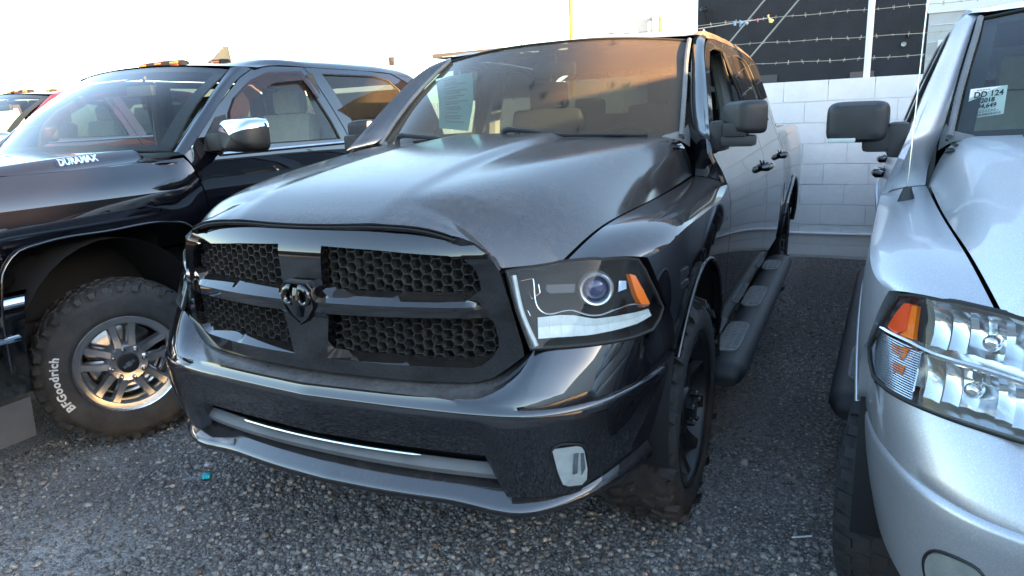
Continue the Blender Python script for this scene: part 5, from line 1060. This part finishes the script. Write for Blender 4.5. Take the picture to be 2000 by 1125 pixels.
lw = empty('added_shade_wall', (7.0, 4.4, 0), label='added pale wall, out of view on the right, stopping low sun', cat='wall'); MB().box((0, 0, 1.1), (.1, 1.75, 1.1)).obj('wall', M['pale_block'], lw, smooth=False)  # unseen wall added to stop sun reaching the foot of the block wall
# added out of view: tilted slab on posts whose edge cuts the low sun
def shade_pt(p, x):
    t = (x - p[0]) / SUN.x; return (p[1] + SUN.y * t, p[2] + SUN.z * t)
c1, c2 = shade_pt((-.013, 1.901, 1.794), 16), shade_pt((.026, 1.556, 1.553), 16); dv = Vector((c1[0] - c2[0], c1[1] - c2[1])).normalized(); mid = Vector(((c1[0] + c2[0]) / 2, (c1[1] + c2[1]) / 2))
cp = empty('tilted_blocker', (16, mid.x, 0), label='added tilted slab, out of view on the right, cutting the low sun', cat='tilted_blocker')
e0, e1 = mid - dv * 4.2, mid + dv * 2.5; nv = Vector((-dv.y, dv.x)) * .95
pl = [(e0.x - mid.x, e0.y), (e1.x - mid.x, e1.y), (e1.x - mid.x + nv.x, e1.y + nv.y), (e0.x - mid.x + nv.x, e0.y + nv.y)]
MB().prism(pl, .25, Matrix(((0, 0, 1, 0), (1, 0, 0, 0), (0, 1, 0, 0), (0, 0, 0, 1)))).obj('roof', M['grey_pole'], cp, smooth=False)  # slab angled so its lower edge bounds the sun patch on the windscreen
for x in (.12,):
    for y, z in ((pl[0][0] + .3, pl[0][1] + .3), (pl[1][0] - .3, pl[1][1])): MB().tube([(x, y, 0), (x, y, z)], .09, 8).obj('post', M['grey_pole'], cp)
# ------------------------------------------------------------------ the vehicles
ram = make_truck('pickup_truck', 'dusty gloss black crew cab pickup with honeycomb grille, parked nose out', dict(paint='black_paint', trim='black_gloss', fog='clear', lamp='projector', mirror='flip', handles='black', windscreen='ws_dusty', cabin='dark', tyreR=.425, tyreW=.285, track=.985, wheelstyle='split', tyre='rubber', at=True, open_window=True, badge=True))
sil = make_truck('pickup_truck', 'silver pickup with black mirrors and numbered windscreen label', dict(paint='silver_paint', trim='chrome', fog='round', lamp='halogen', mirror='tow', handles='black', windscreen='ws_clean', cabin='tan', tyreR=.40, tyreW=.27, track=.975, wheelstyle='split', tyre='rubber_clean', at=False, antenna=True, lip=False, steer=math.radians(-9)))
sil.location = (2.474, -.162, -.027); sil.rotation_euler = (0, 0, -.0431)
chv = make_heavy_truck('pickup_truck', 'clean black heavy duty pickup with chrome mirror caps and roof marker lamps', M['chevy_paint'])
chv.location = (-2.73, 0, 0)
red = make_heavy_truck('pickup_truck', 'maroon pickup mostly hidden behind the black truck with chrome mirror', M['red_paint'], full=False)
red.location = (-7.15, 1.6, .09)
# paper form hung inside the dusty windscreen
pp = empty('paper_form', (-.50, 1.83, 1.47), label='pale green printed form hanging inside the dusty windscreen', cat='paper')
q = [[(-.175, .125, .285), (-.05, .115, .298), (.07, .11, .305)], [(-.10, .02, .15), (.03, .0, .15), (.13, -.01, .15)], [(-.035, -.10, .02), (.07, -.12, .01), (.155, -.125, .0)]]
MB().patch(q, 10, 8).obj('sheet', M['paper'], pp)
for k in range(16):
    t = .1 + k * .052; w0, w1 = .18 + .1 * RNG.random(), .55 + .35 * RNG.random(); u = np.linspace(w0, w1, 5)
    G = np.array(q); A = np.stack([crv(G[:, j], 50) for j in range(3)], 1)[int(t * 49)]; p = crv(A, 41)[(u * 40).astype(int)] + np.array([0, -.004, .004]); MB().tube(p, .0022, 4).obj('print_line', M['faint_ink'], pp)
# label inside the silver truck's windscreen
st = empty('windscreen_label', sil.location, sil.rotation_euler[2], label='white stock label reading DD 124 in the silver truck windscreen', cat='label')
c_ = [np.array(p) for p in ((-.735, 1.685, 1.474), (-.622, 1.685, 1.490), (-.619, 1.690, 1.588), (-.728, 1.690, 1.580))]     # bl, br, tr, tl
MB().add(c_, [(0, 1, 2, 3)]).obj('card', M['white_paper'], st, smooth=False)
def on_card(v, u0, v0):
    u = u0 + v[:, 0] / .112; w = v0 + v[:, 1] / .10; P_ = (1-u)[:, None] * (1-w)[:, None] * c_[0] + u[:, None] * (1-w)[:, None] * c_[1] + u[:, None] * w[:, None] * c_[2] + (1-u)[:, None] * w[:, None] * c_[3]; return P_ + np.array([0, -.0025, .0])
for s_, sz, v0, bd in (('DD 124', .0275, .77, .0006), ('2018', .021, .56, .0008), ('94,649', .021, .37, .0006)):
    mb = text_mb(s_, sz, .0004, 1.0, bd); mb.V = [on_card(v, .52, v0) for v in mb.V]; mb.obj('lettering', M['ink'], st, smooth=False)
for v0, n in ((.93, 5), (.22, 8), (.17, 9)):
    mb = MB()
    for k in range(n): u = -.035 + k * .0085; mb.add([(u, -.0010, 0), (u + .006, -.0010, 0), (u + .006, .0010, 0), (u, .0010, 0)], [(0, 1, 2, 3)])
    mb.V = [on_card(v, .5, v0) for v in mb.V]; mb.obj('small_print', M['ink'], st, smooth=False)
mb = MB()
for k in range(38):
    u = -.046 + k * .0025; w = RNG.choice([.0006, .0012, .0017]); mb.add([(u, -.004, 0), (u + w, -.004, 0), (u + w, .004, 0), (u, .004, 0)], [(0, 1, 2, 3)])
mb.V = [on_card(v, .5, .08) for v in mb.V]; mb.obj('barcode', M['ink'], st, smooth=False)
# litter
lt = empty('empty_tube', (-1.10, .415, .012), math.radians(35), label='small clear plastic tube with cyan cap on the gravel', cat='litter')
MB().box((-.035, 0, 0), (.045, .011, .004), bev=.003).obj('tube', glass('clear_plastic', (.85, .9, .92), .12, (.6, .65, .7)), lt); MB().box((.022, 0, .004), (.016, .015, .009), bev=.004).obj('cap', plain('cyan_plastic', (.02, .42, .55), .35), lt)
tag(MB().tube([(1.345, .905, .012), (1.41, .938, .014)], .0032, 6).obj('plastic_stick', M['post_white']), 'thin white plastic stick lying on the gravel by the silver truck', 'litter')
